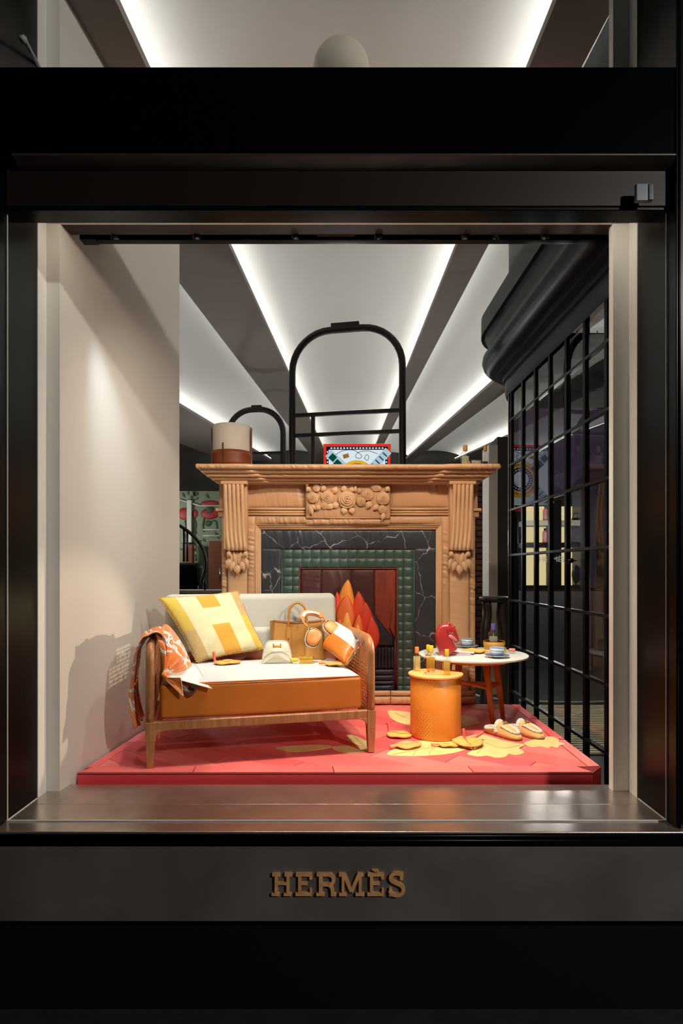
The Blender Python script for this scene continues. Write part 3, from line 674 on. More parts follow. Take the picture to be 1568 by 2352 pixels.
# ================================================================ FLAME
M['fl_o']=mat('flame_orange',(236,146,44),0.5,0,(30,0.08),(12,0.06)); M['fl_d']=mat('flame_deep_orange',(226,108,44),0.5,0,(30,0.08),(12,0.06))
M['fl_r']=mat('flame_red',(222,72,46),0.5,0,(30,0.08),(12,0.06)); M['fl_y']=mat('flame_amber',(238,168,74),0.5,0,(30,0.08),(12,0.06))
fl=thing('plush_flame','stuffed orange and red fabric flame in the fireplace opening','flame ornament',(P(815,1600,4.5).x,4.50,PT))
def tongue(tip,base,wd,m,Y,bend=0.0):
    a=P(base[0],base[1],Y); t_=P(tip[0],tip[1],Y); ax=t_-a; L=ax.length; ax.normalize(); sd=Vector((ax.z,0,-ax.x)); W_=wd/2*Y/F
    def hw(v):
        if v<0.38: return W_*math.sqrt(max(0,1-((0.38-v)/0.40)**2))
        t=(v-0.38)/0.62; return W_*(1-t)**0.8*(1+0.55*t)
    def fn(u,v):
        s_=2*u-1; w=max(0.0005,hw(v)); off=bend*W_*math.sin(PI*v)
        th=0.030*(max(0,1-s_*s_)**0.5)*(w/W_)**0.6
        return a+ax*(L*v)+sd*(s_*w+off)+Vector((0,-th,0))
    b=MB(); b.grid(fn,10,18); b.grid(lambda u,v: (lambda q:Vector((q.x,2*Y-q.y,q.z)))(fn(1-u,v)),10,18)
    b.build('flame_tongue',M[m],fl,True,0,2,True,0,True)
for tip,base,w,m,Y,bd in (((799,1331),(801,1412),38,'fl_o',4.505,-0.25),((774,1359),(773,1432),24,'fl_r',4.50,0.1),((823,1358),(815,1430),34,'fl_r',4.49,0.35),
    ((796,1366),(795,1450),46,'fl_d',4.47,-0.1),((839,1383),(831,1462),34,'fl_r',4.475,0.4),((797,1404),(800,1472),26,'fl_y',4.45,-0.2),((824,1411),(821,1476),26,'fl_d',4.44,0.0),
    ((853,1416),(841,1500),38,'fl_r',4.445,0.4),((821,1430),(822,1492),20,'fl_y',4.425,0.0),((781,1416),(783,1492),30,'fl_d',4.46,-0.2),((806,1455),(806,1530),36,'fl_o',4.43,0.0),((834,1462),(835,1535),34,'fl_d',4.43,0.1)): tongue(tip,base,w,m,Y,bd)
b=MB(); c=P(812,1500,4.50); b.pillow([(c.x-0.13,4.50,PT),(c.x+0.16,4.50,PT),(c.x+0.12,4.50,P(0,1470,4.5).z),(c.x-0.10,4.50,P(0,1470,4.5).z)],0.05,10,10,0.4); b.build('flame_base',M['fl_r'],fl,True,0,2,True,0,True)
# ================================================================ SOFA
M['oak']=wood('sofa_oak',(150,98,58),(190,132,82),0.38,(25,25,3))
M['leather']=mat('orange_leather',(208,118,36),0.42,0,(7,0.20),(4,0.10))
M['leather_b']=mat('brown_leather',(160,90,58),0.45,0,(20,0.1),(6,0.1))
M['linen']=mat('white_linen',(206,207,207),0.85,0,(300,0.12))
M['linen_g']=mat('grey_linen',(188,188,178),0.85,0,(300,0.15))
M['cane']=mat('cane',(176,120,76),0.5)
SA=math.atan2(0.235,0.972); SW=1.156; SD=0.80
sofa=thing('cane_sofa','small oak framed sofa with orange leather base and white seat','sofa',(-0.978,3.077,PT+0.0045),SA)
sofa_R=Matrix.Rotation(SA,3,'Z')
def sl(px,py,Y):  # pixel+depth -> sofa local
    return sofa_R.transposed()@(P(px,py,Y)-sofa.location)
STZ=PT+0.0045+0.4385
def onseat(px,py): q=PZ(px,py,STZ); return (q.x,q.y,q.z+0.001)
# legs
def leg(cx,cy,name='leg'):
    sx=1 if cx<SW/2 else -1; sy=1 if cy<SD/2 else -1
    b=MB()
    def q(hx,hy,z,ox=0,oy=0): return [(cx-hx+ox,cy-hy+oy,z),(cx+hx+ox,cy-hy+oy,z),(cx+hx+ox,cy+hy+oy,z),(cx-hx+ox,cy+hy+oy,z)]
    b.hexa(q(0.0165,0.0165,0.0),q(0.022,0.024,0.13)); b.hexa(q(0.022,0.024,0.13),q(0.024,0.026,0.232))
    # curved gusset to the rail
    g=[]
    for k in range(7):
        a=k/6*PI/2; g.append((cx+sx*(0.022+0.05*(1-math.cos(a))*1.0),0.135+0.05*math.sin(a)))
    poly=[(cx,0.135)]+g+[(cx+sx*0.072,0.19),(cx,0.19)]
    b.prism_y(poly,cy-0.018,cy+0.018)
    return b.build(name,M['oak'],sofa,False,0.006,3)
for cx in (0,SW):
    for cy in (0,SD-0.03): leg(cx,cy)
b=MB(); b.bb(0.02,SW-0.02,-0.017,0.017,0.185,0.232); b.build('front_rail',M['oak'],sofa,False,0.006,3)
b=MB(); b.bb(0.02,SW-0.02,SD-0.047,SD-0.013,0.185,0.232); b.build('back_rail',M['oak'],sofa,False,0.006,3)
for cx in (0,SW):
    b=MB(); b.bb(cx-0.017,cx+0.017,0.02,SD-0.05,0.185,0.232); b.build('side_rail',M['oak'],sofa,False,0.006,3)
    # arm: rounded post sweeping into the arm rail
    path=[(cx,0,0.233),(cx,0,0.40),(cx,0,0.53)]
    for k in range(1,8):
        a=k/7*PI/2; path.append((cx,0.085*(1-math.cos(a)),0.53+0.085*math.sin(a)))
    path+=[(cx,0.25,0.618),(cx,0.50,0.622),(cx,SD-0.10,0.622)]
    for k in range(1,7):
        a=k/6*PI/2; path.append((cx,SD-0.10+0.07*math.sin(a),0.622-0.07*(1-math.cos(a))))
    path+=[(cx,SD-0.03,0.40),(cx,SD-0.03,0.233)]
    b=MB(); n=len(path); b.tube(path,lambda i:(0.027,0.0225),10,0,False,None,True,(0,1,0)); b.build('arm_frame',M['oak'],sofa,True)
    b=MB()
    for k in range(34):
        y=0.035+k*(SD-0.10)/33; b.box((cx,y,0.41),(0.0025,0.006,0.37))
    for k in range(18):
        z=0.235+k*0.36/17; b.box((cx,SD/2-0.015,z),(0.0035,SD-0.09,0.006))
    for k in range(26):
        y=0.05+k*(SD-0.13)/25
        b.box((cx,y,0.41),(0.002,0.004,0.36),Matrix.Rotation(0.5 if k%2 else -0.5,3,'X'))
    tag(b.build('cane_panel',M['cane'],sofa),None,None,None,'stuff')
# seat
b=MB(); b.bb(0.045,SW-0.045,0.004,SD-0.12,0.236,0.415); sc=b.build('seat_cushion',M['leather'],sofa,False,0.022,4)
def seatz(u,v): return 0.4135+0.026*max(0,(1-(2*u-1)**6)*(1-(2*v-1)**6))**0.5
b=MB(); b.grid(lambda u,v: Vector((0.056+(SW-0.112)*u,0.012+(SD-0.13)*v,seatz(u,v))),30,20)
b.grid(lambda u,v: Vector((0.056+(SW-0.112)*(1-u),0.012+(SD-0.13)*v,0.4125)),6,6); b.build('seat_top',M['linen'],sc,True)
b=MB(); b.tube(smoothpath([(0.056,0.014,0.414),(0.3,0.007,0.416),(0.8,0.007,0.416),(SW-0.056,0.014,0.414)],6),0.0035,6); b.build('piping',M['leather'],sc,True)
# backrest
def rbox(x0,x1,y0,y1,z0,z1,tilt=0.0):
    b=MB(); q=[(x0,y0,z0),(x1,y0,z0),(x1,y1,z0),(x0,y1,z0)]; d=tilt*(z1-z0)
    b.hexa(q,[(x0,y0+d,z1),(x1,y0+d,z1),(x1,y1+d,z1),(x0,y1+d,z1)]); return b
rbox(0.035,SW-0.035,SD-0.125,SD-0.045,0.60,0.845,0.10).build('backrest',M['linen_g'],sofa,False,0.045,5)
rbox(0.05,SW-0.05,SD-0.155,SD-0.05,0.49,0.635,0.0).build('lumbar_cushion',M['linen_g'],sofa,False,0.035,4)
rbox(0.04,SW-0.04,SD-0.13,SD-0.04,0.24,0.50,0.0).build('back_panel',M['leather_b'],sofa,False,0.012,3)
# ================================================================ H PILLOW
M['p_y']=mat('wool_yellow',(208, 178, 70),0.95,0,(420,0.10),(30,0.05),0,0.4); M['p_c']=mat('wool_cream',(216, 208, 164),0.95,0,(420,0.10),(30,0.05),0,0.4)
M['p_a']=mat('wool_amber',(212, 158, 56),0.95,0,(420,0.10),(30,0.05),0,0.4); M['p_t']=mat('wool_tan',(192, 162, 104),0.95,0,(420,0.10),(30,0.05),0,0.4)
hp=thing('throw_pillow','yellow and cream wool pillow with a large letter H','pillow',(-0.78,3.70,PT+0.44))
c4=[P(452,1521,3.64),P(607,1490,3.80),P(547,1358,3.90),P(366,1373,3.72)]
def hmi(u,v):
    if u<0.18: return 0 if v>0.43 else 3
    if u<0.42: return 1
    if u<0.66: return 2 if (v>0.74 or v<0.46) else 1
    if u<0.88: return 1
    return 3 if v>0.55 else 0
b=MB(); b.pillow(c4,0.062,50,50,0.42,0.05,hmi,3); b.build('cover',[M['p_y'],M['p_c'],M['p_a'],M['p_t']],hp,True,0,2,True,0,True)
b=MB()
def edge(a,c_,n):
    for k in range(n):
        t=(k+.5)/n; U=2*t-1; p=a.lerp(c_,t); ctr=(c4[0]+c4[1]+c4[2]+c4[3])/4; inw=(ctr-p); inw.normalize()
        p=p+inw*(0.0125*(1-U*U)); d=(c_-a).normalized(); b.tube([p-d*0.0028,p+d*0.0028],0.0062,6)
for i in range(4): edge(c4[i],c4[(i+1)%4],44)
b.build('blanket_stitch',M['p_a'],hp,True,0,2,True)
# ================================================================ LEATHER AND LINEN CUSHION (right)
rc=thing('leather_cushion','white linen and orange leather cushion leaning on the cane arm','cushion',(0.0,3.7,PT+0.44))
c4r=[P(741,1488,3.74),P(793,1526,3.50),P(834,1466,3.62),P(772,1428,3.88)]
b=MB(); b.pillow(c4r,0.05,30,30,0.30,0.03,lambda u,v:(1 if v>0.52 else 0),2); b.build('cover',[M['leather'],M['linen'],M['linen_g']],rc,True,0,2,True,0,True)
b=MB(); b.tube(smoothpath([c4r[1],c4r[1].lerp(c4r[2],0.5)+Vector((-0.004,0,0.002)),c4r[2]],6),0.004,6); b.build('piping',M['leather'],rc,True,0,2,True)
# ================================================================ TOTE BAG
M['tote']=mat('tote_leather',(178,128,62),0.45,0,(70,0.10),(8,0.06)); M['tote_d']=mat('tote_edge',(150,94,36),0.5)
M['chrome']=mat('chrome',(225,225,225),0.12,1.0)
bag=thing('tote_bag','tan leather open top tote bag with rolled handles','bag',tuple(onseat(683,1512)),SA-0.14)
w0,w1,h,d0,d1=0.166,0.150,0.238,0.062,0.030
def bagf(u,v,s):   # front/back panel
    x=(2*u-1)*(w0+(w1-w0)*v); y=s*(d0+(d1-d0)*v); z=h*v-0.010*(1-(2*u-1)**2)*v**4*1.2
    return Vector((x,y-s*0.010*math.sin(PI*v)*math.cos(PI*(u-.5)),z))
b=MB()
b.grid(lambda u,v:bagf(u,v,-1),14,12); b.grid(lambda u,v:bagf(1-u,v,1),14,12)
for s in (-1,1):   # gussets flaring outwards
    b.grid(lambda u,v,s=s:(bagf(0.5+s*0.5,v,-1)*(1-u)+bagf(0.5+s*0.5,v,1)*u)+Vector((s*0.020*math.sin(PI*u)*(0.2+1.0*v),0,0)),8,12)
b.grid(lambda u,v:bagf(u,0,-1)*(1-v)+bagf(u,0,1)*v,6,4)
b.grid(lambda u,v:(bagf(u,0.93,-1)*(1-v)+bagf(u,0.93,1)*v)*Vector((1,1,1)).x if False else bagf(u,0.55,-1)*(1-v)+bagf(u,0.55,1)*v,6,4)
b.build('body',[M['tote']],bag,True,0,2,False,0,True,False)
for s in (-1,1):
    b=MB(); b.tube([bagf(k/14,1,s) for k in range(15)],0.0035,6); b.build('rim',M['tote_d'],bag,True)
    y=s*(d1+0.004); pts=[(-0.058,s*(d0*0.45+d1*0.55)+s*0.002,0.12),(-0.058,y,0.20),(-0.056,y,0.25),(-0.046,y+s*0.0,0.32),(0,y*0.8,0.352),(0.046,y,0.32),(0.056,y,0.25),(0.058,y,0.20),(0.058,s*(d0*0.45+d1*0.55)+s*0.002,0.12)]
    b=MB(); b.tube(smoothpath(pts,5),0.0075,8); b.build('handle',M['tote'],bag,True)
    for xx in (-0.058,0.058):
        b=MB(); b.prism([(xx-0.013,s*(d0+0.001),0.012),(xx+0.013,s*(d0+0.001),0.012),(xx+0.013,s*(d1+0.004),0.20),(xx-0.013,s*(d1+0.004),0.20)],[(xx-0.013,s*(d0+0.004),0.012),(xx+0.013,s*(d0+0.004),0.012),(xx+0.013,s*(d1+0.007),0.20),(xx-0.013,s*(d1+0.007),0.20)]); b.build('strap',M['tote'],bag,False,0.001,1)
b=MB(); b.lathe([(0.006,0),(0.006,0.004),(0.003,0.006)],(0.0,-d1-0.002,0.208),12,0,Matrix.Rotation(PI/2,3,'X')); b.build('snap_clasp',M['chrome'],bag,True)
# ================================================================ HEADPHONES
M['hp_w']=mat('headphone_white',(226,220,206),0.35); M['hp_o']=mat('headphone_tan',(206,130,66),0.4,0,(80,0.05)); M['hp_d']=mat('headphone_dark',(60,40,34),0.4)
hd=thing('headphones','tan leather and white over ear headphones hanging on the tote bag','headphones',tuple(P(730,1470,3.74)))
def cup(c,nrm,up,rx,ry):
    n=Vector(nrm).normalized(); u=Vector(up); u=(u-n*u.dot(n)).normalized(); s=u.cross(n); R=Matrix((s,u,n)).transposed()
    b=MB(); b.lathe([(0.5,-0.030),(0.85,-0.028),(0.97,-0.018),(1.0,0.0),(0.96,0.010),(0.5,0.010)],c,26,0,R@Matrix.Diagonal((rx,ry,1)),1,1,0.8); o=b.build('ear_cup',M['hp_w'],hd,True,0,2,True)
    b=MB(); b.lathe([(0.93,0.006),(0.93,0.0125),(0.5,0.0125)],c,26,0,R@Matrix.Diagonal((rx,ry,1)),1,1,0.8); b.build('trim_ring',M['hp_d'],o,True,0,2,True)
    b=MB(); b.lathe([(0.86,0.010),(0.86,0.014),(0.80,0.018),(0.5,0.021),(0.02,0.022)],c,26,0,R@Matrix.Diagonal((rx,ry,1)),1,1,0.8); b.build('ear_plate',M['hp_o'],o,True,0,2,True)
ca,cb=P(719,1465,3.66),P(761,1444,3.76)
cup(ca,(0.25,-1,0.30),(0.35,0,1),0.048,0.060); cup(cb,(0.22,-0.8,0.55),(-0.9,0.2,1),0.046,0.058)
band=smoothpath([P(706,1440,3.68),P(694,1424,3.70),P(697,1411,3.73),P(712,1407,3.76),P(730,1411,3.79),P(744,1419,3.80),P(750,1430,3.79)],6)
b=MB(); n=len(band); b.tube(band,lambda i:((0.007 if 6<i<n-8 else 0.0045),(0.020 if 6<i<n-8 else 0.006)),10); b.build('headband',M['hp_o'],hd,True,0,2,True)
b=MB(); b.tube([p+Vector((0.0,-0.002,0.006)) for p in band[8:26]],lambda i:(0.005,0.017),10); b.build('headband_pad',M['hp_w'],hd,True,0,2,True)
for a,c in ((band[0],ca+Vector((-0.02,0.0,0.05))),(band[-1],cb+Vector((-0.025,0,0.045)))):
    b=MB(); b.tube([a,c],0.0055,8); b.build('slider',M['chrome'],hd,True,0,2,True)
# ================================================================ POUCH
M['canvas']=mat('cream_canvas',(228,222,200),0.8,0,(260,0.2)); M['gold']=mat('gold_tan',(196,140,60),0.4,0.3)
pc=thing('zip_pouch','small cream canvas zip pouch with an H emblem','pouch',tuple(onseat(636,1524)),SA-0.12)
out=[(-0.088,0.004),(-0.082,0.0),(0.082,0.0),(0.088,0.004),(0.084,0.05),(0.072,0.105),(0.058,0.130),(0.03,0.137),(-0.03,0.137),(-0.058,0.130),(-0.072,0.105),(-0.084,0.05)]
outs=[Vector((a,0,c)) for a,c in out]; outs=smoothpath(outs,3,True)
b=MB(); n=len(outs); cen=Vector((0,0,0.06)); rings=[]
for s in (-1,1):
    for t in (1.0,0.93,0.75,0.45,0.0):
        rings.append([cen+(p-cen)*t+Vector((0,s*(0.012+0.026*(1-t**2)),0)) for p in outs])
vs=[p for r in rings for p in r]; fs=[]
def rr(i,j):
    for k in range(n): fs.append((i*n+k,i*n+(k+1)%n,j*n+(k+1)%n,j*n+k))
for i in range(4): rr(i,i+1); rr(5+i,6+i)
rr(0,5); b.add(vs,fs); b.build('body',M['canvas'],pc,True,0,2,False,0,True)
b=MB(); b.tube([p+Vector((0,-0.0125,0)) for p in outs],0.0028,6,0,True); b.build('piping',M['linen'],pc,True)
b=MB(); b.tube([Vector((-0.079,-0.031,0.078)),Vector((0,-0.040,0.079)),Vector((0.079,-0.031,0.078))],0.002,6); b.build('seam',M['canvas'],pc,True)
b=MB(); b.box((-0.021,-0.030,0.109),(0.008,0.006,0.026)); b.box((0.021,-0.030,0.109),(0.008,0.006,0.026)); b.build('h_emblem',M['gold'],pc,False,0.001,1)
b=MB(); b.box((0,-0.0315,0.108),(0.036,0.005,0.010)); b.build('emblem_bar',M['p_y'],pc,False,0.001,1)
# ================================================================ PERFUME BOTTLES
M['bglass']=glass('bottle_glass',(246,248,242),2.0,0.03); M['cap_o']=mat('cap_orange',(222,128,64),0.5); M['cap_y']=mat('cap_yellow',(222,190,50),0.5); M['cap_t']=mat('cap_tan',(176,128,70),0.5); M['cap_p']=mat('cap_purple',(104,84,158),0.4); M['cap_k']=mat('cap_pink',(224,140,116),0.5)
LIQ={}
def liquid(name,c):
    m=bpy.data.materials.new('liquid_'+name); m.use_nodes=True; N=m.node_tree.nodes; L=m.node_tree.links; N.remove(N['Principled BSDF'])
    t=N.new('ShaderNodeBsdfTransparent'); t.inputs[0].default_value=(*srgb(*c),1); d=N.new('ShaderNodeBsdfTranslucent'); d.inputs[0].default_value=(*srgb(*c),1)
    e=N.new('ShaderNodeBsdfDiffuse'); e.inputs[0].default_value=(*srgb(*c),1); a=N.new('ShaderNodeAddShader'); L.new(d.outputs[0],a.inputs[0]); L.new(e.outputs[0],a.inputs[1])
    x=N.new('ShaderNodeMixShader'); x.inputs[0].default_value=0.22; L.new(t.outputs[0],x.inputs[1]); L.new(a.outputs[0],x.inputs[2]); L.new(x.outputs[0],N['Material Output'].inputs[0]); LIQ[name]=m
liquid('amber',(232,190,90)); liquid('yellow',(240,216,110)); liquid('pale',(244,236,190)); liquid('clear',(236,232,214)); liquid('violet',(120,96,130))
def bottle(label,loc,rotz=0,cap='cap_y',liq='yellow',fill=0.62,w=0.040,h=0.088,ch=0.034,lie=None,group='perfume bottles'):
    t=thing('perfume_bottle',label,'bottle',loc,rotz,group)
    prof=[(0.42,0.0),(0.49,0.004),(0.5,0.010),(0.5,0.82*h),(0.47,0.90*h),(0.36,0.96*h),(0.24,h),(0.22,h)]
    b=MB(); b.lathe([(r*w*1.0,z) for r,z in prof],(0,0,0),28,0,None,1,1,0.55); g=b.build('glass_body',M['bglass'],t,True)
    b=MB(); b.lathe([(0.39*w,0.007),(0.40*w,0.012),(0.40*w,0.012+fill*0.8*h),(0.02*w,0.012+fill*0.8*h)],(0,0,0),24,0,None,1,1,0.55); b.build('liquid',LIQ[liq],t,True)
    b=MB(); b.lathe([(0.27*w,h+0.002),(0.275*w,h+0.004),(0.275*w,h+ch-0.002),(0.26*w,h+ch)],(0,0,0),20); b.build('cap',M[cap],t,True)
    b=MB(); b.tube([(0,0,0.012),(0,0,h)],0.0012,6); b.build('dip_tube',M['linen'],t,True)
    if lie is not None: t.rotation_euler=(PI/2,0,lie); 
    return t
p=sofa.location+sofa_R@Vector((0.62,0.255,0.462)); bl=bottle('yellow capped perfume bottle lying on the white sofa seat',p,0,'cap_y','yellow',0.95,0.044,0.098,0.040,PI/2+SA-0.08)
bl.rotation_euler=(PI/2,0,0); bl.rotation_euler=Euler((0,-PI/2,SA-0.12)).to_matrix().to_euler(); bl.location=Vector(onseat(721,1524))+Vector((0,0,0.022))
# ================================================================ LEATHER LEAVES
M['lf_a']=mat('leaf_apricot',(238,170,110),0.6,0,(40,0.15),(16,0.12)); M['lf_b']=mat('leaf_ochre',(236,180,92),0.6,0,(40,0.15),(16,0.12)); M['lf_r']=mat('leaf_coral',(232,112,92),0.6,0,(40,0.1),(20,0.1)); M['lf_e']=mat('leaf_edge',(196,120,56),0.7)
def leaf(label,loc,rotz,L=0.15,W=0.11,stem='up',col='lf_a',fold=0.012,grp='leather leaves',pitch=0,name='leather_leaf',cat='leaf ornament'):
    t=thing(name,label,cat,loc,rotz,grp); 
    def hw(v): return W/2*(math.sin(PI*min(0.995,max(0.02,v))**0.75))**0.62
    def fn(u,v,dz=0.0):
        s=2*u-1; w=hw(v); z=0.006+fold*abs(s)**1.5*0.5+0.010*math.sin(PI*v)*(1-s*s)*0.7+0.0035*math.sin(9*v+3*abs(s))+0.012*(v-0.5)**2
        return Vector((s*w,(v)*L,z+dz))
    b=MB(); b.grid(lambda u,v:fn(u,v,0.006),14,18)
    b.grid(lambda u,v:fn(1-u,v,0)*1.0 if False else Vector((fn(1-u,v).x*0.97,fn(1-u,v).y,max(0.0005,fn(1-u,v).z-0.008))),14,18)
    rim=[]
    b.build('blade',M[col],t,True,0,2,False,0,False)
    edge_pts=[fn(0,k/20,0.0) for k in range(21)]+[fn(1,k/20,0.0) for k in range(20,-1,-1)]
    b=MB(); b.tube(edge_pts,0.0055,6,0,True); b.build('stitched_edge',M['lf_b'],t,True)
    b=MB(); b.tube([fn(0.5,k/10,0.008) for k in range(1,10)],[0.0032-0.00025*k for k in range(9)],6); b.build('midrib',M['lf_r'] if stem=='up' else M[col],t,True)
    base=fn(0.5,0.06,0.004)
    if stem=='up': pts=[base+Vector((0,0.02,0)),base,base+Vector((0,-0.010,0.015)),base+Vector((0.001,-0.012,0.04)),base+Vector((0.004,-0.016,0.062))]
    elif stem=='back': pts=[base+Vector((0,0.02,0)),base,base+Vector((0.0,-0.03,0.012)),base+Vector((0.0,-0.06,0.028))]
    else: pts=[base+Vector((0,0.02,0)),base,base+Vector((-0.004,-0.025,-0.001)),base+Vector((-0.010,-0.05,-0.004))]
    b=MB(); sp=smoothpath(pts,5); b.tube(sp,lambda i:0.0065+0.003*(i/len(sp)),8); b.build('stem',M['lf_r' if stem in('up','back') else 'lf_a'],t,True)
    if pitch: t.rotation_euler=(pitch,0,rotz)
    return t
leaf('apricot leaf with upright coral stem beside the yellow pillow',onseat(493,1527),-1.25,0.15,0.11,'up','lf_b')
leaf('apricot leaf lying flat on the right of the sofa seat',onseat(748,1528),-1.75,0.13,0.10,'flat','lf_a')
# ================================================================ SCARF
def scarf_mat():
    m=bpy.data.materials.new('silk_scarf'); m.use_nodes=True; N=m.node_tree.nodes; L=m.node_tree.links; b=N['Principled BSDF']
    tc=N.new('ShaderNodeTexCoord'); mp=N.new('ShaderNodeMapping'); mp.inputs['Rotation'].default_value=(0.4,0.7,0.3); L.new(tc.outputs['Object'],mp.inputs[0])
    w=N.new('ShaderNodeTexWave'); w.inputs['Scale'].default_value=3.0; w.inputs['Distortion'].default_value=5.5; w.inputs['Detail'].default_value=1.5; w.inputs['Detail Scale'].default_value=1.6; L.new(mp.outputs[0],w.inputs['Vector'])
    r=N.new('ShaderNodeValToRGB'); r.color_ramp.interpolation='CONSTANT'; e=r.color_ramp.elements
    cols=[(0.0,(214,112,34)),(0.42,(224,128,44)),(0.62,(176,84,34)),(0.70,(236,230,222)),(0.82,(70,44,40)),(0.85,(232,226,220)),(0.93,(214,112,34))]
    e[0].color=(*srgb(*cols[0][1]),1); e[1].position=cols[1][0]; e[1].color=(*srgb(*cols[1][1]),1)
    for p_,c_ in cols[2:]: k=e.new(p_); k.color=(*srgb(*c_),1)
    L.new(w.outputs['Fac'],r.inputs[0]); L.new(r.outputs[0],b.inputs['Base Color']); b.inputs['Roughness'].default_value=0.38; b.inputs['Sheen Weight'].default_value=0.3
    return m
M['scarf']=scarf_mat(); M['silk_o']=mat('silk_orange',(222,122,38),0.35,0,(30,0.1),None,0,0.3); M['silk_w']=mat('silk_white',(236,232,226),0.4); M['silk_b']=mat('silk_brown',(112,56,28),0.4); M['silk_hem']=mat('silk_hem',(236,196,170),0.5)
sf=thing('silk_scarf','orange and white silk scarf knotted over the left sofa arm','scarf',tuple(sofa.location),SA)
def wr(a,bq,k): return math.sin(a*7.3+bq*3.1)*0.5+math.sin(a*15.1-bq*5.7+k)*0.3+math.sin(a*29+bq*9)*0.15
prof=[(-0.058,0.19),(-0.078,0.26),(-0.088,0.34),(-0.084,0.42),(-0.074,0.50),(-0.066,0.57),(-0.045,0.625),(-0.012,0.665),(0.025,0.672),(0.058,0.645),(0.070,0.59),(0.072,0.53)]
pp_=[Vector((a,0,c)) for a,c in prof]; sp_=smoothpath(pp_,4)
def dr(u,v):
    f=u*(len(sp_)-1); i=min(int(f),len(sp_)-2); q=sp_[i].lerp(sp_[i+1],f-i)
    y=0.030+(0.38-0.10*(1-u))*v
    hang=max(0,0.5-u)*2
    wx=0.010*wr(v*2.4,u*0.6,1)*(0.35+hang)+0.005*wr(v*5,u*2,2)
    return Vector((q.x-wx-0.004+ (0.012 if u>0.6 else -0.006), y, q.z+0.012*wr(v*3,u,0)*(1-hang)+0.016*math.sin(v*7)*(u>0.45)*(u<0.8) ))
b=MB(); b.grid(dr,60,34); o=b.build('drape',M['scarf'],sf,True,0,2,False,0,False,False); s_=o.modifiers.new('t','SOLIDIFY'); s_.thickness=0.0025
K=Vector((0.066,-0.014,0.462))
C=smoothpath([(0.025,0.045,0.665),(0.045,0.13,0.69),(0.06,0.25,0.70),(0.09,0.36,0.665),(0.15,0.35,0.575),(0.185,0.27,0.51),(0.20,0.18,0.475),(0.185,0.09,0.462)],6)
def fan(u,v):
    f=u*(len(C)-1); i=min(int(f),len(C)-2); q=C[i].lerp(C[i+1],f-i)
    t=v**0.85; p=q.lerp(K,t)
    out=Vector((0.5,-0.75,0.45)).normalized()
    p=p+out*(0.030*math.sin(PI*min(1,v*1.05))*(0.6+0.8*math.sin(u*24))*(0.5+0.5*(1-v)) + 0.05*math.sin(PI*v)*math.sin(PI*u))
    return p
b=MB(); b.grid(fan,72,24); o=b.build('gathered_fold',[M['scarf']],sf,True,0,2,False,0,False,False); s_=o.modifiers.new('t','SOLIDIFY'); s_.thickness=0.002
b=MB(); b.tube(smoothpath([K+Vector((0.004,0.010,0.012)),K+Vector((0.0,-0.008,0.008)),K+Vector((0.016,-0.006,-0.010)),K+Vector((0.006,0.008,-0.016))],6),0.011,8); b.build('knot',M['silk_o'],sf,True)
def tail(a,tip1,tip2,m,hem=True,wv=0.010,ph=0):
    a=Vector(a); t1=Vector(tip1); t2=Vector(tip2)
    def fn(u,v):
        q=t1.lerp(t2,u); p=a.lerp(q,v); return p+Vector((0,-wv*math.sin(PI*v)*math.cos(u*7+ph)*(0.4+v),wv*0.8*math.sin(u*6+ph)*v))
    b=MB(); b.grid(fn,14,14); o=b.build('scarf_tail',m,sf,True,0,2,False,0,False,False); s_=o.modifiers.new('t','SOLIDIFY'); s_.thickness=0.0018
    if hem:
        b=MB(); b.tube([fn(k/14,1) for k in range(15)],0.0028,6); b.tube([fn(0,k/14) for k in range(15)],0.0022,6); b.tube([fn(1,k/14) for k in range(15)],0.0022,6); b.build('rolled_hem',M['silk_hem'],o,True)
tail(K+Vector((0,0.004,0.002)),sl(448,1529,3.30),sl(486,1582,3.105),M['silk_w'],True,0.012,0.4)
tail(K+Vector((0,-0.002,-0.004)),sl(462,1577,3.115),sl(432,1604,3.110),M['silk_b'],False,0.008,1.0)
tail(K+Vector((0,-0.006,-0.006)),sl(414,1556,3.085),sl(421,1598,3.080),M['silk_o'],True,0.010,0.0)
b=MB(); q=sl(446,1576,3.085); b.box(q,(0.028,0.002,0.020),Matrix.Rotation(0.3,3,'Y')); b.build('care_label',mat('label_dark',(52,46,46),0.7),sf)
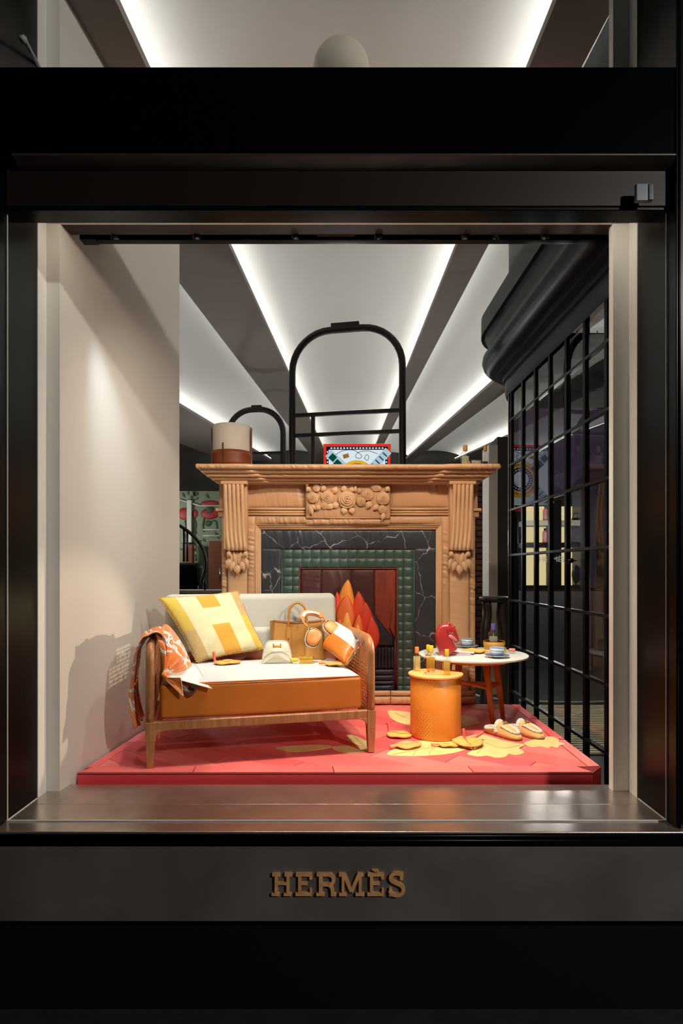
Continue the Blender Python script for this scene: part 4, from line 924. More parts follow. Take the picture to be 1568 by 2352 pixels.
# ================================================================ DRUM TABLE
M['drum']=mat('drum_orange',(228,140,48),0.45,0,None,(4,0.05)); M['drum_dot']=mat('drum_perforation',(250,190,90),0.5)
M['drumtop']=mat('drum_top',(240,178,104),0.5)
dt=thing('drum_table','round orange metal drum table with perforated pattern','side table',(0.554,3.696,PT+0.002))
b=MB(); b.lathe([(0.140,0),(0.150,0.002),(0.152,0.006),(0.152,0.360),(0.150,0.362)],(0,0,0),64); dbody=b.build('body',M['drum'],dt,False,0,2); 
for f in dbody.data.polygons: f.use_smooth=abs(f.normal.z)<0.5
b=MB(); b.lathe([(0.02,0.362),(0.160,0.362),(0.165,0.366),(0.165,0.374),(0.162,0.377),(0.02,0.377)],(0,0,0),64); b.build('table_top',M['drumtop'],dt,False,0.0)
b=MB()
for r in range(27):
    z=0.018+r*0.0128
    for k in range(9):
        if 0.16<z<0.235 and k>3: continue
        if k>8-abs(z-0.19)*10 and False: continue
        a=math.radians(196+k*7.2+(3.6 if r%2 else 0))
        if a>math.radians(196+7.2*(9 if z>0.235 else 8)): continue
        n=Vector((math.cos(a),math.sin(a),0)); s=Vector((-n.y,n.x,0)); c=n*0.1527+Vector((0,0,z)); q=0.0036
        b.add([c+s*q*math.cos(t)*0.8+Vector((0,0,q*1.25*math.sin(t))) for t in [i*PI/3 for i in range(6)]],[(0,1,2,3,4,5)])
tag(b.build('perforation',M['drum_dot'],dt,False,0,2,False,0,False,False),None,None,None,'stuff')
# ================================================================ ROUND TABLE
M['marbletop']=mat('white_marble_top',(226,226,222),0.3,0,None,(5,0.06)); M['twood']=wood('table_wood',(186,104,48),(214,132,68),0.4,(25,25,3))
TX,TY,TH=0.847,4.02,0.45
rt_=thing('round_table','round white topped coffee table with angled wooden legs','coffee table',(TX,TY,PT+0.001))
b=MB(); b.lathe([(0.1,TH-0.014),(0.350,TH-0.014),(0.356,TH-0.010),(0.356,TH-0.002),(0.353,TH),(0.1,TH)],(0,0,0),72); b.build('table_top',M['marbletop'],rt_,False)
b=MB(); b.lathe([(0.1,TH-0.045),(0.235,TH-0.045),(0.262,TH-0.034),(0.345,TH-0.0145),(0.1,TH-0.0145)],(0,0,0),64); b.build('under_tray',M['twood'],rt_,True)
L4=[((0.108,-0.105),(0.072,-0.072)),((0.226,0.098),(0.165,0.055)),((-0.108,0.105),(-0.072,0.072)),((-0.226,-0.098),(-0.165,-0.055))]
for (bx_,by_),(tx_,ty_) in L4:
    b=MB(); b.tube([(bx_,by_,0.0),(bx_*0.5+tx_*0.5,by_*0.5+ty_*0.5,TH/2-0.02),(tx_,ty_,TH-0.046)],[0.015,0.021,0.024],12); b.build('leg',M['twood'],rt_,True)
def lp(i,z): (a,c),(d,e)=L4[i]; t=z/(TH-0.046); return (a+(d-a)*t,c+(e-c)*t,z)
for i,j,z1,z2 in ((0,3,0.235,0.30),(1,2,0.24,0.24),(0,1,0.235,0.24)):
    b=MB(); b.tube([lp(i,z1),lp(j,z2)],0.0115,10); b.build('stretcher',M['twood'],rt_,True)
TT=PT+0.001+TH+0.0005
def ontable(px,py): q=PZ(px,py,TT); return (q.x,q.y,TT)
DT=PT+0.002+0.377+0.0005
def ondrum(px,py): q=PZ(px,py,DT); return (q.x,q.y,DT)
# bottles on the drum
bottle('orange capped perfume bottle standing at the left of the drum table',ondrum(957,1541),0.3,'cap_o','pale',0.9,0.047,0.108,0.040)
bottle('tall yellow capped perfume bottle in the middle of the drum table',ondrum(989,1544),0.1,'cap_y','amber',0.8,0.058,0.120,0.042)
bottle('yellow capped perfume bottle at the right front of the drum table',ondrum(1026,1550),-0.2,'cap_y','yellow',0.75,0.047,0.110,0.042)
q=ondrum(1014,1549); t=bottle('clear perfume bottle lying flat between the standing bottles on the drum table',(q[0],q[1],q[2]+0.011),0,'cap_k','clear',0.9,0.022,0.085,0.018)
t.rotation_euler=Euler((0,-PI/2,-0.08)).to_matrix().to_euler()
q=ondrum(984,1532)
bottle('small yellow capped perfume bottle hidden behind the middle bottle',(q[0]-0.004,q[1]+0.0,q[2]),0.2,'cap_y','amber',0.8,0.040,0.105,0.038)
# ================================================================ MAGAZINES
mg_m=[mat('magazine_white',(226,228,232),0.4,0,None,(20,0.12)),mat('magazine_pages',(205,195,180),0.7),mat('magazine_mauve',(190,170,190),0.4,0,None,(16,0.2))]
def magazine(label,px,py,rot,w,h,z0,m):
    q=ontable(px,py); t=thing('magazine',label,'magazine',(q[0],q[1],TT+z0),rot,'magazines on the round table')
    b=MB(); b.bb(-w/2,w/2,-h/2,h/2,0.0005,0.006); b.build('pages',mg_m[1],t)
    b=MB(); b.bb(-w/2-0.001,w/2+0.001,-h/2-0.001,h/2+0.001,0.006,0.0072); b.build('cover',mg_m[m],t)
magazine('pale mauve magazine at the bottom of the stack under the horse head',1040,1503,0.10,0.20,0.15,0.0,2)
magazine('white magazine on top of the stack under the horse head',1048,1500,-0.15,0.22,0.16,0.0075,0)
# ================================================================ HORSE HEAD
M['ceramic']=mat('red_ceramic',(164,50,50),0.12,0,None,(6,0.08),0.6); M['ceramic_p']=mat('pink_ceramic',(206,112,112),0.15,0,None,None,0.6)
hz=TT+0.0155; hY=3.93
hq=ontable(1028,1495); hh=thing('horse_head','glossy red ceramic horse head on the round table','figurine',(P(1028,1495,hY).x,hY,hz))
sc_=hY/F
def hp2(px,py): return Vector(((px-1028)*sc_,0,(1497-py)*sc_))
def tube2(pts,rads,thick,b,n=14):
    pth=[hp2(*p) for p in pts]; sp=smoothpath(pth,5); k=len(sp); R=[]
    for i in range(k):
        f=i/5; a=min(int(f),len(rads)-2); t=f-a; r=rads[a]*(1-t)+rads[a+1]*t; R.append(r*sc_)
    b.tube(sp,lambda i:(R[i]*thick,R[i]),n,0,False,None,True,(0,1,0))
b=MB()
tube2([(1029,1496),(1024,1484),(1019,1470),(1016,1455),(1020,1443),(1030,1438)],[22,20,19,17.5,15,11],0.80,b,18)
tube2([(1020,1452),(1026,1445),(1035,1448),(1042,1457),(1047,1466),(1050,1472)],[9,17,13,9,7.2,5.0],0.72,b,16)
b.build('head',M['ceramic'],hh,True)
b=MB()
for k,(x,y) in enumerate(((1003,1452),(1006,1443),(1012,1436),(1019,1431),(1026,1429),(1033,1430),(1038,1433),(1043,1437))):
    b.lathe([(0.001,-0.007),(0.005,-0.005),(0.007,0),(0.005,0.005),(0.001,0.007)],hp2(x,y),10)
b.build('mane',M['ceramic'],hh,True)
b=MB(); tube2([(1026,1458),(1034,1459),(1042,1464),(1047,1468)],[3.5,5.0,3.5,2.2],1.2,b,10); 
o=b.build('cheek',M['ceramic_p'],hh,True); o.location=(0,-0.016,0)
for s in (-1,1):
    b=MB(); b.tube([hp2(1030,1436)+Vector((0,s*0.012,0)),hp2(1031,1430)+Vector((0,s*0.015,0)),hp2(1033,1425)+Vector((0,s*0.015,0))],[0.007,0.005,0.001],8); b.build('ear',M['ceramic'],hh,True)
    b=MB(); b.lathe([(0.001,-0.004),(0.004,0),(0.001,0.004)],hp2(1037,1450)+Vector((0,s*0.026,0)),10); b.build('eye',M['ceramic_p'],hh,True)
    b=MB(); b.lathe([(0.001,-0.003),(0.004,0),(0.001,0.003)],hp2(1049,1467)+Vector((0,s*0.013,0)),10); b.build('nostril',M['ceramic'],hh,True)
b=MB(); b.lathe([(0.02,-0.0005),(0.059,-0.0005),(0.060,0.004),(0.057,0.007),(0.02,0.007)],(0.001,0,0),28,0,None,1,0.8); b.build('base',M['ceramic'],hh,True)
# ================================================================ CUPS
M['porc']=mat('pale_blue_porcelain',(206,224,234),0.15,0,None,None,0.5); M['porc_b']=mat('blue_pattern',(112,134,182),0.25); M['porc_w']=mat('white_porcelain',(232,236,238),0.15,0,None,None,0.5)
def cupset(px,py,where,rot=0):
    q=ontable(px,py)
    s=thing('saucer','patterned porcelain saucer '+where,'saucer',q,rot,'porcelain saucers')
    b=MB(); b.lathe([(0.025,0),(0.032,0.002),(0.060,0.010),(0.079,0.015),(0.080,0.0165),(0.060,0.0125),(0.03,0.0055),(0.005,0.005)],(0,0,0),40); b.build('dish',M['porc_w'],s,True)
    b=MB(); b.lathe([(0.070,0.0140),(0.0705,0.0152),(0.076,0.0165),(0.0765,0.0155)],(0,0,0),40); b.build('rim_pattern',M['porc_b'],s,True)
    c=thing('teacup','pale blue patterned teacup on the saucer '+where,'cup',(q[0],q[1],TT+0.0065),rot,'porcelain teacups')
    b=MB(); b.lathe([(0.022,0),(0.034,0.003),(0.042,0.012),(0.0445,0.030),(0.0455,0.056),(0.0435,0.056),(0.042,0.03),(0.038,0.012),(0.005,0.008)],(0,0,0),36); b.build('bowl',M['porc'],c,True)
    b=MB(); b.lathe([(0.0452,0.052),(0.0460,0.0525),(0.0460,0.0545),(0.0452,0.055)],(0,0,0),36); b.build('rim_band',M['porc_b'],c,True)
    b=MB()
    for k in range(22):
        a=2*PI*k/22
        n=Vector((math.cos(a),math.sin(a),0)); sd=Vector((-n.y,n.x,0))
        c0=n*0.0456
        b.tube([c0-sd*0.005+Vector((0,0,0.040)),c0+Vector((0,0,0.0435)),c0+sd*0.005+Vector((0,0,0.0405))],[0.0008,0.0016,0.0008],5)
    tag(b.build('wave_pattern',M['porc_b'],c),None,None,None,'stuff')
cupset(1141,1510,'at the front right of the round table',0.2)
cupset(1072,1487,'behind the horse head',0.5)
# ================================================================ MUSTARD BOWL, BOTTLES ON THE ROUND TABLE
M['mustard']=mat('mustard_leather',(206,156,72),0.5,0,(40,0.08))
q=ontable(1136,1496); t=thing('leather_bowl','round mustard leather bowl at the back of the round table','bowl',(q[0],q[1]+0.02,TT))
b=MB(); b.lathe([(0.060,0.0),(0.064,0.002),(0.072,0.045),(0.0725,0.066),(0.069,0.067),(0.066,0.045),(0.058,0.006),(0.005,0.006)],(0,0,0),40); b.build('wall',M['mustard'],t,True)
b=MB(); b.lathe([(0.068,0.066),(0.071,0.069),(0.0735,0.066)],(0,0,0),40); b.build('rim',M['tote_d'],t,True)
bottle('purple capped clear perfume bottle standing inside the mustard bowl',(q[0]-0.006,q[1]+0.015,TT+0.0068),0.1,'cap_p','clear',0.75,0.060,0.135,0.044)
q=ontable(1162,1502); t=bottle('pink capped perfume bottle lying at the right edge of the round table',(q[0]+0.0,q[1],TT+0.022),0,'cap_k','yellow',0.8,0.042,0.085,0.040)
t.rotation_euler=Euler((0,PI/2,-0.12)).to_matrix().to_euler()
t.location=(ontable(1138,1500)[0],ontable(1138,1500)[1],TT+0.0215)
leaf('folded apricot leather leaf beside the horse head on the round table',ontable(1112,1500),PI/2-0.15,0.15,0.12,'flat','lf_b',0.02)
# ================================================================ SLIPPERS
M['suede']=mat('tan_suede',(232,182,116),0.9,0,(200,0.1),(20,0.08),0,0.5); M['fur']=mat('cream_shearling',(238,232,214),0.95,0,(120,0.8),None,0,0.6); M['sole']=mat('sole',(150,100,60),0.7)
def slipper(label,loc,rz):
    t=thing('slipper',label,'slipper',loc,rz,'shearling slippers on the platform')
    L=0.262
    def hw(s): # half width along length (0 heel,1 toe)
        return 0.030+0.014*math.sin(PI*min(1,s*1.0))*1.0+0.004*math.sin(PI*s*2+2.5) if s<0.80 else (0.040)*math.sqrt(max(0.0,1-((s-0.80)/0.2)**2))*0.98+0.0005
    def ht(s): # top profile of the closed vamp
        k=max(0,min(1,(s-0.42)/0.58)); return 0.018+0.062*(1-k)**1.0*(1-0.25*k)+0.012*math.sin(PI*k)
    # sole
    b=MB(); outl=[(hw(k/24)*1.02,k/24*L) for k in range(25)]; pl=[(x,y) for x,y in outl]+[(-x,y) for x,y in reversed(outl)]; b.prism_z(pl,0,0.007); b.build('sole',M['sole'],t,False,0.002,2)
    # vamp
    def vf(u,v):
        s=0.40+0.60*v; a=PI*u; w=hw(s)*1.03
        if v>0.98: w=max(w,0.001)
        return Vector((w*math.cos(a),s*L,0.007+(ht(s)-0.004)*(math.sin(a)**0.75)))
    b=MB(); b.grid(vf,20,18); o=b.build('vamp',M['suede'],t,True,0,2,False,0,False); m_=o.modifiers.new('t','SOLIDIFY'); m_.thickness=0.004
    # quarter sides (low, folded heel)
    def qf(u,v,sg):
        s=0.02+0.42*u; w=hw(s)*1.03; zt_=0.020+0.040*u**1.5
        return Vector((sg*(w-0.004*v),s*L,0.007+zt_*v))
    for sg in (-1,1):
        b=MB(); b.grid(lambda u,v,sg=sg:qf(u,v,sg),12,5); o=b.build('side_panel',M['suede'],t,True,0,2,False,0,False); m_=o.modifiers.new('t','SOLIDIFY'); m_.thickness=0.004
    # footbed fur
    b=MB(); b.grid(lambda u,v: Vector(((2*u-1)*hw(0.02+0.5*v)*0.92,(0.02+0.5*v)*L,0.011+0.003*math.sin(40*u)*math.sin(50*v))),12,20); b.build('footbed',M['fur'],t,True)
    def furtube(pts,r):
        sp=smoothpath(pts,8); b=MB(); rnd=random.Random(3)
        b.tube(sp,lambda i:r*(0.85+0.3*rnd.random()),9); o=b.build('fur_trim',M['fur'],t,True); return o
    c=[]
    for k in range(9):
        a=PI*k/8; c.append((hw(0.42)*1.05*math.cos(a),0.415*L-0.012*math.sin(a),0.022+0.058*math.sin(a)))
    furtube(c,0.0125)
    furtube([(hw(0.42),0.41*L,0.050),(hw(0.25)*1.02,0.25*L,0.036),(hw(0.08),0.08*L,0.030),(0,0.0,0.030),(-hw(0.08),0.08*L,0.030),(-hw(0.25)*1.02,0.25*L,0.036),(-hw(0.42),0.41*L,0.050)],0.0095)
    def vt(s,x):
        w=hw(s)*1.03; u=math.acos(max(-1,min(1,x/w))); return Vector((x,s*L,0.007+(ht(s)-0.004)*(math.sin(u)**0.75)+0.004))
    furtube([vt(0.55,0.030),vt(0.68,0.031),vt(0.80,0.027),vt(0.89,0.014),vt(0.91,0),vt(0.89,-0.014),vt(0.80,-0.027),vt(0.68,-0.031),vt(0.55,-0.030)],0.0085)
    b=MB(); b.tube([vt(0.53,0.036)+Vector((0,0,0.001)),vt(0.53,0.018)+Vector((0,0,0.003)),vt(0.53,0)+Vector((0,0,0.004)),vt(0.53,-0.018)+Vector((0,0,0.003)),vt(0.53,-0.036)+Vector((0,0,0.001))],lambda i:(0.0025,0.008),6); b.build('strap',M['suede'],t,True)
    for dx in (-0.010,0.010):
        ring=[vt(0.53,dx)+Vector((0.009*math.cos(a),0.006*math.sin(a),0.008)) for a in [k*PI/5 for k in range(10)]]
        b=MB(); b.tube(ring,0.0022,6,0,True); b.build('buckle',M['chrome'],t,True)
    return t
ta=PZ(1199,1703,PT); ha=PZ(1118,1680,PT)
rz=math.atan2(ta.y-ha.y,ta.x-ha.x)-PI/2
slipper('left slipper of the shearling lined pair, nearer the drum table',(ha.x,ha.y,PT+0.0025),rz)
tb=PZ(1246,1700,PT); dv=(ta-ha).normalized()
slipper('right slipper of the shearling lined pair, nearer the glazed partition',(tb.x-dv.x*0.262,tb.y-dv.y*0.262,PT+0.0025),rz+0.04)
# ================================================================ LEAVES ON THE PLATFORM
def onpf(px,py): q=PZ(px,py,PT); return (q.x,q.y,PT+0.003)
leaf('ochre leaf with upright coral stem left of the drum table',onpf(893,1689),-2.05,0.14,0.13,'up','lf_b')
leaf('apricot leaf lying flat in front of the drum table on the left',onpf(912,1720),-1.15,0.15,0.11,'flat','lf_a')
leaf('large apricot leaf with upright stem in front of the drum table on the right',onpf(1066,1706),PI+0.12,0.155,0.165,'up','lf_b',0.03)
leaf('coral leaf with long stem reaching towards the slippers',onpf(1090,1702),PI/2+0.25,0.14,0.08,'back','lf_a')
leaf('narrow apricot leaf half tucked beneath the large leaf with upright stem',onpf(1008,1716),-PI/2-0.1,0.11,0.05,'flat','lf_b')
# ================================================================ MANTEL OBJECTS
MT=P(800,1065,4.36).z+0.001     # top of the mantel shelf
def onm(px,Y): return ((px-CX)*Y/F,Y,MT)
M['lamp_w']=mat('lamp_linen',(206,196,184),0.8,0,(200,0.1)); M['lamp_b']=mat('lamp_leather',(118,56,14),0.5,0,(40,0.06))
LY=4.62; lp_=thing('table_lamp','table lamp with white and brown leather wrapped shade on the mantel','lamp',onm(532,LY))
lr=46*LY/F; zz=lambda py:(1065-py)*LY/F*1.0
def arcs(r,a0,a1,z0,z1,n=28):
    b=MB(); b.grid(lambda u,v:Vector((r*math.cos(a0+(a1-a0)*u),r*math.sin(a0+(a1-a0)*u),z0+(z1-z0)*v)),n,4); return b
o=arcs(lr*0.93,0,2*PI,0.055,0.325,48).build('shade',M['lamp_w'],lp_,True,0,2,False,0,True); m_=o.modifiers.new('t','SOLIDIFY'); m_.thickness=0.003
o=arcs(lr*1.0,PI*1.02,PI*1.98,0.012,0.128).build('leather_wrap',M['lamp_b'],lp_,True); m_=o.modifiers.new('t','SOLIDIFY'); m_.thickness=0.003
for a0,a1 in ((PI*0.93,PI*1.06),(PI*1.94,PI*2.07)):
    o=arcs(lr*1.012,a0,a1,0.012,0.312,6).build('leather_strap',M['lamp_b'],lp_,True); m_=o.modifiers.new('t','SOLIDIFY'); m_.thickness=0.004
b=MB(); a=PI*1.42; b.box((lr*1.006*math.cos(a),lr*1.006*math.sin(a),0.092),(0.010,0.006,0.165),Matrix.Rotation(a+PI/2,3,'Z')); b.build('slit_tab',mat('slit_dark',(84,38,16),0.6),lp_)
b=MB(); b.lathe([(0.05,0.0),(lr*1.02,0.0),(lr*1.03,0.004),(lr*1.02,0.011),(0.05,0.011)],(0,0,0),48); b.build('base',mat('brushed_base',(200,200,200),0.42,0.9),lp_,True)
bottle('tan capped bottle standing left of the lying bottle on the mantel',onm(1068,4.55),0.1,'cap_t','clear',0.75,0.062,0.125,0.044)
bottle('tan capped bottle standing at the right end of the mantel',onm(1114,4.55),-0.1,'cap_t','violet',0.35,0.048,0.125,0.044)
t=bottle('clear bottle lying between the two standing bottles on the mantel',(onm(1105,4.50)[0],4.50,MT+0.026),0,'cap_t','clear',0.8,0.050,0.085,0.010); t.rotation_euler=Euler((0,-PI/2,0.05)).to_matrix().to_euler()
b=None
# ================================================================ LIGHTBOX SCREEN
SY=8.3; sw=155*SY/F; scx=(819.5-CX)*SY/F; szt=P(0,1019,SY).z; sh=0.92
E={}
for k,c,st in (('red',(232,52,34),1.0),('white',(226,238,244),1.0),('navy',(24,24,44),1.0),('gold',(232,180,50),1.0),('green',(10,72,58),1.0),('brown',(160,110,50),1.0),('sky',(176,204,218),1.0),('line',(70,78,96),1.0)): E[k]=emis('screen_'+k,c,st*0.95)
ls=thing('display_screen','glowing square screen with red bordered scarf print behind the mantel','screen',(scx,SY,FZ))
zc_=szt-sh/2-FZ
R6=Matrix.Rotation(0.0,3,'Z')
b=MB(); b.bb(-sw/2,sw/2,0.0,0.05,zc_-sh/2,zc_+sh/2); b.build('housing',M['chrome'],ls,False,0.006,2)
def fl2(name,pts,m,d):
    b=MB(); b.prism_y([(x,zc_+z) for x,z in pts],-d-0.0012,-d); return b.build(name,E[m],ls)
def rect(name,x0,x1,z0,z1,m,d): return fl2(name,[(x0,z0),(x1,z0),(x1,z1),(x0,z1)],m,d)
H=sw/2; V=sh/2
rect('red_border',-H+0.006,H-0.006,-V+0.006,V-0.006,'red',0.001)
rect('navy_band',-H+0.04,H-0.04,-V+0.04,V-0.04,'navy',0.0025)
rect('field',-H+0.075,H-0.075,-V+0.085,V-0.085,'white',0.004)
def ringp(r0,r1,a0,a1,cx=0,cz=0,n=28):
    o_=[(cx+r1*math.cos(a0+(a1-a0)*k/n),cz+r1*math.sin(a0+(a1-a0)*k/n)) for k in range(n+1)]; i_=[(cx+r0*math.cos(a0+(a1-a0)*k/n),cz+r0*math.sin(a0+(a1-a0)*k/n)) for k in range(n,-1,-1)]
    return o_+i_
def ringm(name,r0,r1,m,d,a0=0,a1=2*PI,cx=0,cz=0,n=40):
    b=MB()
    for k in range(n):
        p0=a0+(a1-a0)*k/n; p1=a0+(a1-a0)*(k+1)/n
        b.prism_y([(cx+r0*math.cos(p0),zc_+cz+r0*math.sin(p0)),(cx+r1*math.cos(p0),zc_+cz+r1*math.sin(p0)),(cx+r1*math.cos(p1),zc_+cz+r1*math.sin(p1)),(cx+r0*math.cos(p1),zc_+cz+r0*math.sin(p1))],-d-0.0012,-d)
    return b.build(name,E[m],ls)
CZs=-0.02
ringm('gold_ring',0.215,0.255,'gold',0.0055,0,2*PI,0,CZs); ringm('brown_ring',0.195,0.215,'brown',0.0055,0,2*PI,0,CZs); ringm('gold_ring',0.165,0.195,'gold',0.0055,0,2*PI,0,CZs); ringm('navy_ring',0.11,0.165,'navy',0.0055,0,2*PI,0,CZs)
b=MB()
for k in range(24):
    a=2*PI*k/24; b.lathe([(0.011,0),(0.011,0.001),(0.005,0.001)],(0.138*math.cos(a),-0.0072,zc_+CZs+0.138*math.sin(a)),8,0,Matrix.Rotation(PI/2,3,'X'))
b.build('pearl_ring',E['white'],ls)
for ax,n in ((0,17),(1,16)):
    b=MB()
    for k in range(n):
        t=-1+2*(k+.5)/n
        for s in (-1,1):
            c=(t*(H-0.09),s*(V-0.062)) if ax==0 else (s*(H-0.058),t*(V-0.09))
            b.lathe([(0.011 if ax else 0.015,0),(0.011 if ax else 0.015,0.001),(0.003,0.001)],(c[0],-0.004,zc_+c[1]),8,0,Matrix.Rotation(PI/2,3,'X'),1.0,1.0 if ax else 0.7)
    b.build('bead_border',E['white'],ls)
def rotrect(name,cx,cz,w,h,an,m,d):
    pts=[]
    for x,z in ((-w/2,-h/2),(w/2,-h/2),(w/2,h/2),(-w/2,h/2)): pts.append((cx+x*math.cos(an)-z*math.sin(an),cz+x*math.sin(an)+z*math.cos(an)))
    return fl2(name,pts,m,d)
for q in (0,1):
    s=1 if q==0 else -1
    rotrect('sky_band',-s*0.235,s*0.19,0.42,0.12,math.radians(-42),'sky',0.0052)
    for k,(x,z) in enumerate(((-0.33,0.27),(-0.265,0.19),(-0.20,0.13))): rotrect('green_square',s*x,s*z,0.085,0.085,math.radians(-42),'green',0.0068)
    rotrect('sky_band',s*0.27,s*0.20,0.46,0.11,math.radians(46),'sky',0.0052)
    for k in range(5): rotrect('line_mark',s*(0.18+k*0.05),s*(0.11+k*0.05),0.02,0.08,math.radians(46),'line',0.0068)
    rotrect('gold_tassel',-s*0.15,s*0.29,0.08,0.055,0.3,'brown',0.0055)
b=MB()
for pts in ([(-0.30,0.30),(-0.2,0.36),(-0.05,0.37),(0.06,0.30),(0.04,0.26),(-0.02,0.28),(0.02,0.34),(0.15,0.36),(0.28,0.32)],[(0.10,0.26),(0.13,0.31),(0.16,0.28),(0.14,0.23),(0.10,0.26)]):
    b.tube(smoothpath([(x,-0.006,zc_+z) for x,z in pts],6),0.004,5)
b.build('cord_line',E['line'],ls)
b=MB(); b.bb(-0.03,0.03,0.01,0.05,0.0,zc_-sh/2+0.01); b.bb(-0.2,0.2,-0.05,0.12,0.0,0.015); b.build('stand',M['steel'],ls)
# ================================================================ BLACK ARCH FRAMES
M['iron']=mat('dark_iron',(40,32,29),0.5,0.3)
def arch(label,pl,pr,ztop,r,bars,block,vert=None,rc=0.36):
    pl=Vector((pl[0],pl[1],0)); pr=Vector((pr[0],pr[1],0)); u=(pr-pl).normalized(); Wd=(pr-pl).length
    t=thing('arched_frame',label,'display frame',(pl.x,pl.y,FZ),math.atan2(u.y,u.x),'arched iron display frames')
    H=ztop-FZ; pts=[(0,0,0),(0,0,H-rc)]
    for k in range(1,10): a=k/9*PI/2; pts.append((rc*(1-math.cos(a)),0,H-rc+rc*math.sin(a)))
    for k in range(0,10): a=k/9*PI/2; pts.append((Wd-rc+rc*math.sin(a),0,H-rc+rc*math.cos(a)))
    pts.append((Wd,0,0))
    b=MB(); b.tube(pts,r,12,0,False,None,True,(0,1,0)); b.build('arch_tube',M['iron'],t,True)
    for z in bars:
        b=MB(); b.box((Wd/2,0,z-FZ),(Wd,0.035,0.036)); b.build('cross_bar',M['iron'],t,False,0.003,2)
    if vert: b=MB(); b.box((vert,0,(bars[0]-FZ)/2),(0.036,0.035,bars[0]-FZ)); b.build('upright',M['iron'],t,False,0.003,2)
    b=MB(); b.box((Wd*0.52 if not vert else Wd*0.49,0,H+0.035),(block,0.06,0.05)); b.build('top_block',M['iron'],t,False,0.004,2)
    for x in (0,Wd): b=MB(); b.lathe([(0.06,0),(0.06,0.01),(0.03,0.012)],(x,0,0),16); b.build('foot',M['iron'],t)
arch('large black iron arched frame behind the fireplace',(-0.5185,6.1),(0.563,5.885),ZC+2.372,0.034,(ZC+1.547,ZC+1.345),0.28,0.215,0.39)
yb=9.0; arch('smaller black iron arched frame behind the table lamp',(P(524,0,yb).x,yb),(P(650,0,yb-0.1).x,yb-0.1),ZC+2.36,0.042,(ZC+1.72,),0.15,None,0.36)
# ================================================================ TRACK AND SPOT HEADS
tk=thing('light_track','black lighting track above the display','lighting track',(0,3.02,3.43))
b=MB(); b.bb(-1.296,1.296,3.0,3.04,3.426,3.50); b.build('rail',M['black'],tk,False,0.002,1,True)
b=MB(); b.bb(-1.296,-1.22,2.985,3.04,3.421,3.50); b.build('end_cap',M['black'],tk,False,0.002,1,True)
b=MB(); b.bb(P(728,0,2.99).x,P(815,0,2.99).x,2.982,3.0,3.44,3.50); b.build('power_box',mat('power_box',(46,40,36),0.6),tk,False,0.002,1,True)
M['lens']=mat('lens_grey',(110,122,138),0.25,0.4); M['halo']=emis('lamp_glow',(255,236,190),6)
ords=['leftmost','second from left','third from left','fourth from left','third from right','second from right','rightmost']
for i,(px,tg,w,d,bl,c) in enumerate(SPOTS):
    p=Vector(trk(px)); dv=(Vector(tg)-p).normalized(); R=dv.to_track_quat('Z','Y').to_matrix()
    t=thing('track_spotlight','small black spotlight, %s on the lighting track'%ords[i],'spotlight',p,0,'track spotlights')
    b=MB(); b.lathe([(0.012,-0.022),(0.017,-0.018),(0.020,0.0),(0.020,0.030),(0.018,0.030),(0.016,0.012),(0.004,0.010)],(0,0,0),18,0,R); b.build('housing',M['black'],t,True)
    b=MB(); b.lathe([(0.0145,-0.0235),(0.0145,-0.0215),(0.004,-0.0215)],(0,0,0),16,0,R); b.build('rear_cap',M['lens'],t,True)
    b=MB(); b.lathe([(0.014,0.014),(0.014,0.016),(0.002,0.017)],(0,0,0),16,0,R); b.build('lens',M['halo'],t,True)
    b=MB(); b.tube([(0,0.0,0.015),(0,0.022,0.025)],0.005,8); b.build('bracket',M['black'],t,True)
t=thing('ring_downlight','small ringed downlight at the centre of the lighting track','downlight',(P(770,540,2.975).x,2.975,3.452))
b=MB(); b.lathe([(0.020,0.0),(0.023,0.002),(0.023,0.012),(0.016,0.012),(0.016,0.004)],(0,0,0),20); b.build('ring',M['chrome'],t,True)
b=MB(); b.lathe([(0.0155,0.005),(0.0155,0.008),(0.002,0.008)],(0,0,0),16); b.build('lens',M['gold'],t,True)
t=thing('added_side_spotlight','added tiny black spotlight on the partition frame','spotlight',(1.40,3.755,1.86))  # fixture added to carry the low side light
b=MB(); dv=(Vector((-1.30,3.05,1.10))-Vector((1.40,3.755,1.86))).normalized(); R=dv.to_track_quat('Z','Y').to_matrix()
b.lathe([(0.010,-0.012),(0.014,-0.008),(0.015,0.028),(0.013,0.028),(0.011,0.010),(0.002,0.010)],(0,0,0),16,0,R); b.build('housing',M['black'],t,True)
b=MB(); b.tube([(0.0,0,0),(0.03,0,0)],0.004,6); b.build('clamp',M['black'],t,True)
t=thing('added_soffit_lamp','added slim fill lamp, unseen, under the window soffit','lamp',(-0.03,2.70,3.47))  # housing added around the hidden soffit fill light
b=MB(); b.bb(-1.26,1.26,-0.05,0.02,0.002,0.028); b.build('housing',M['black'],t)
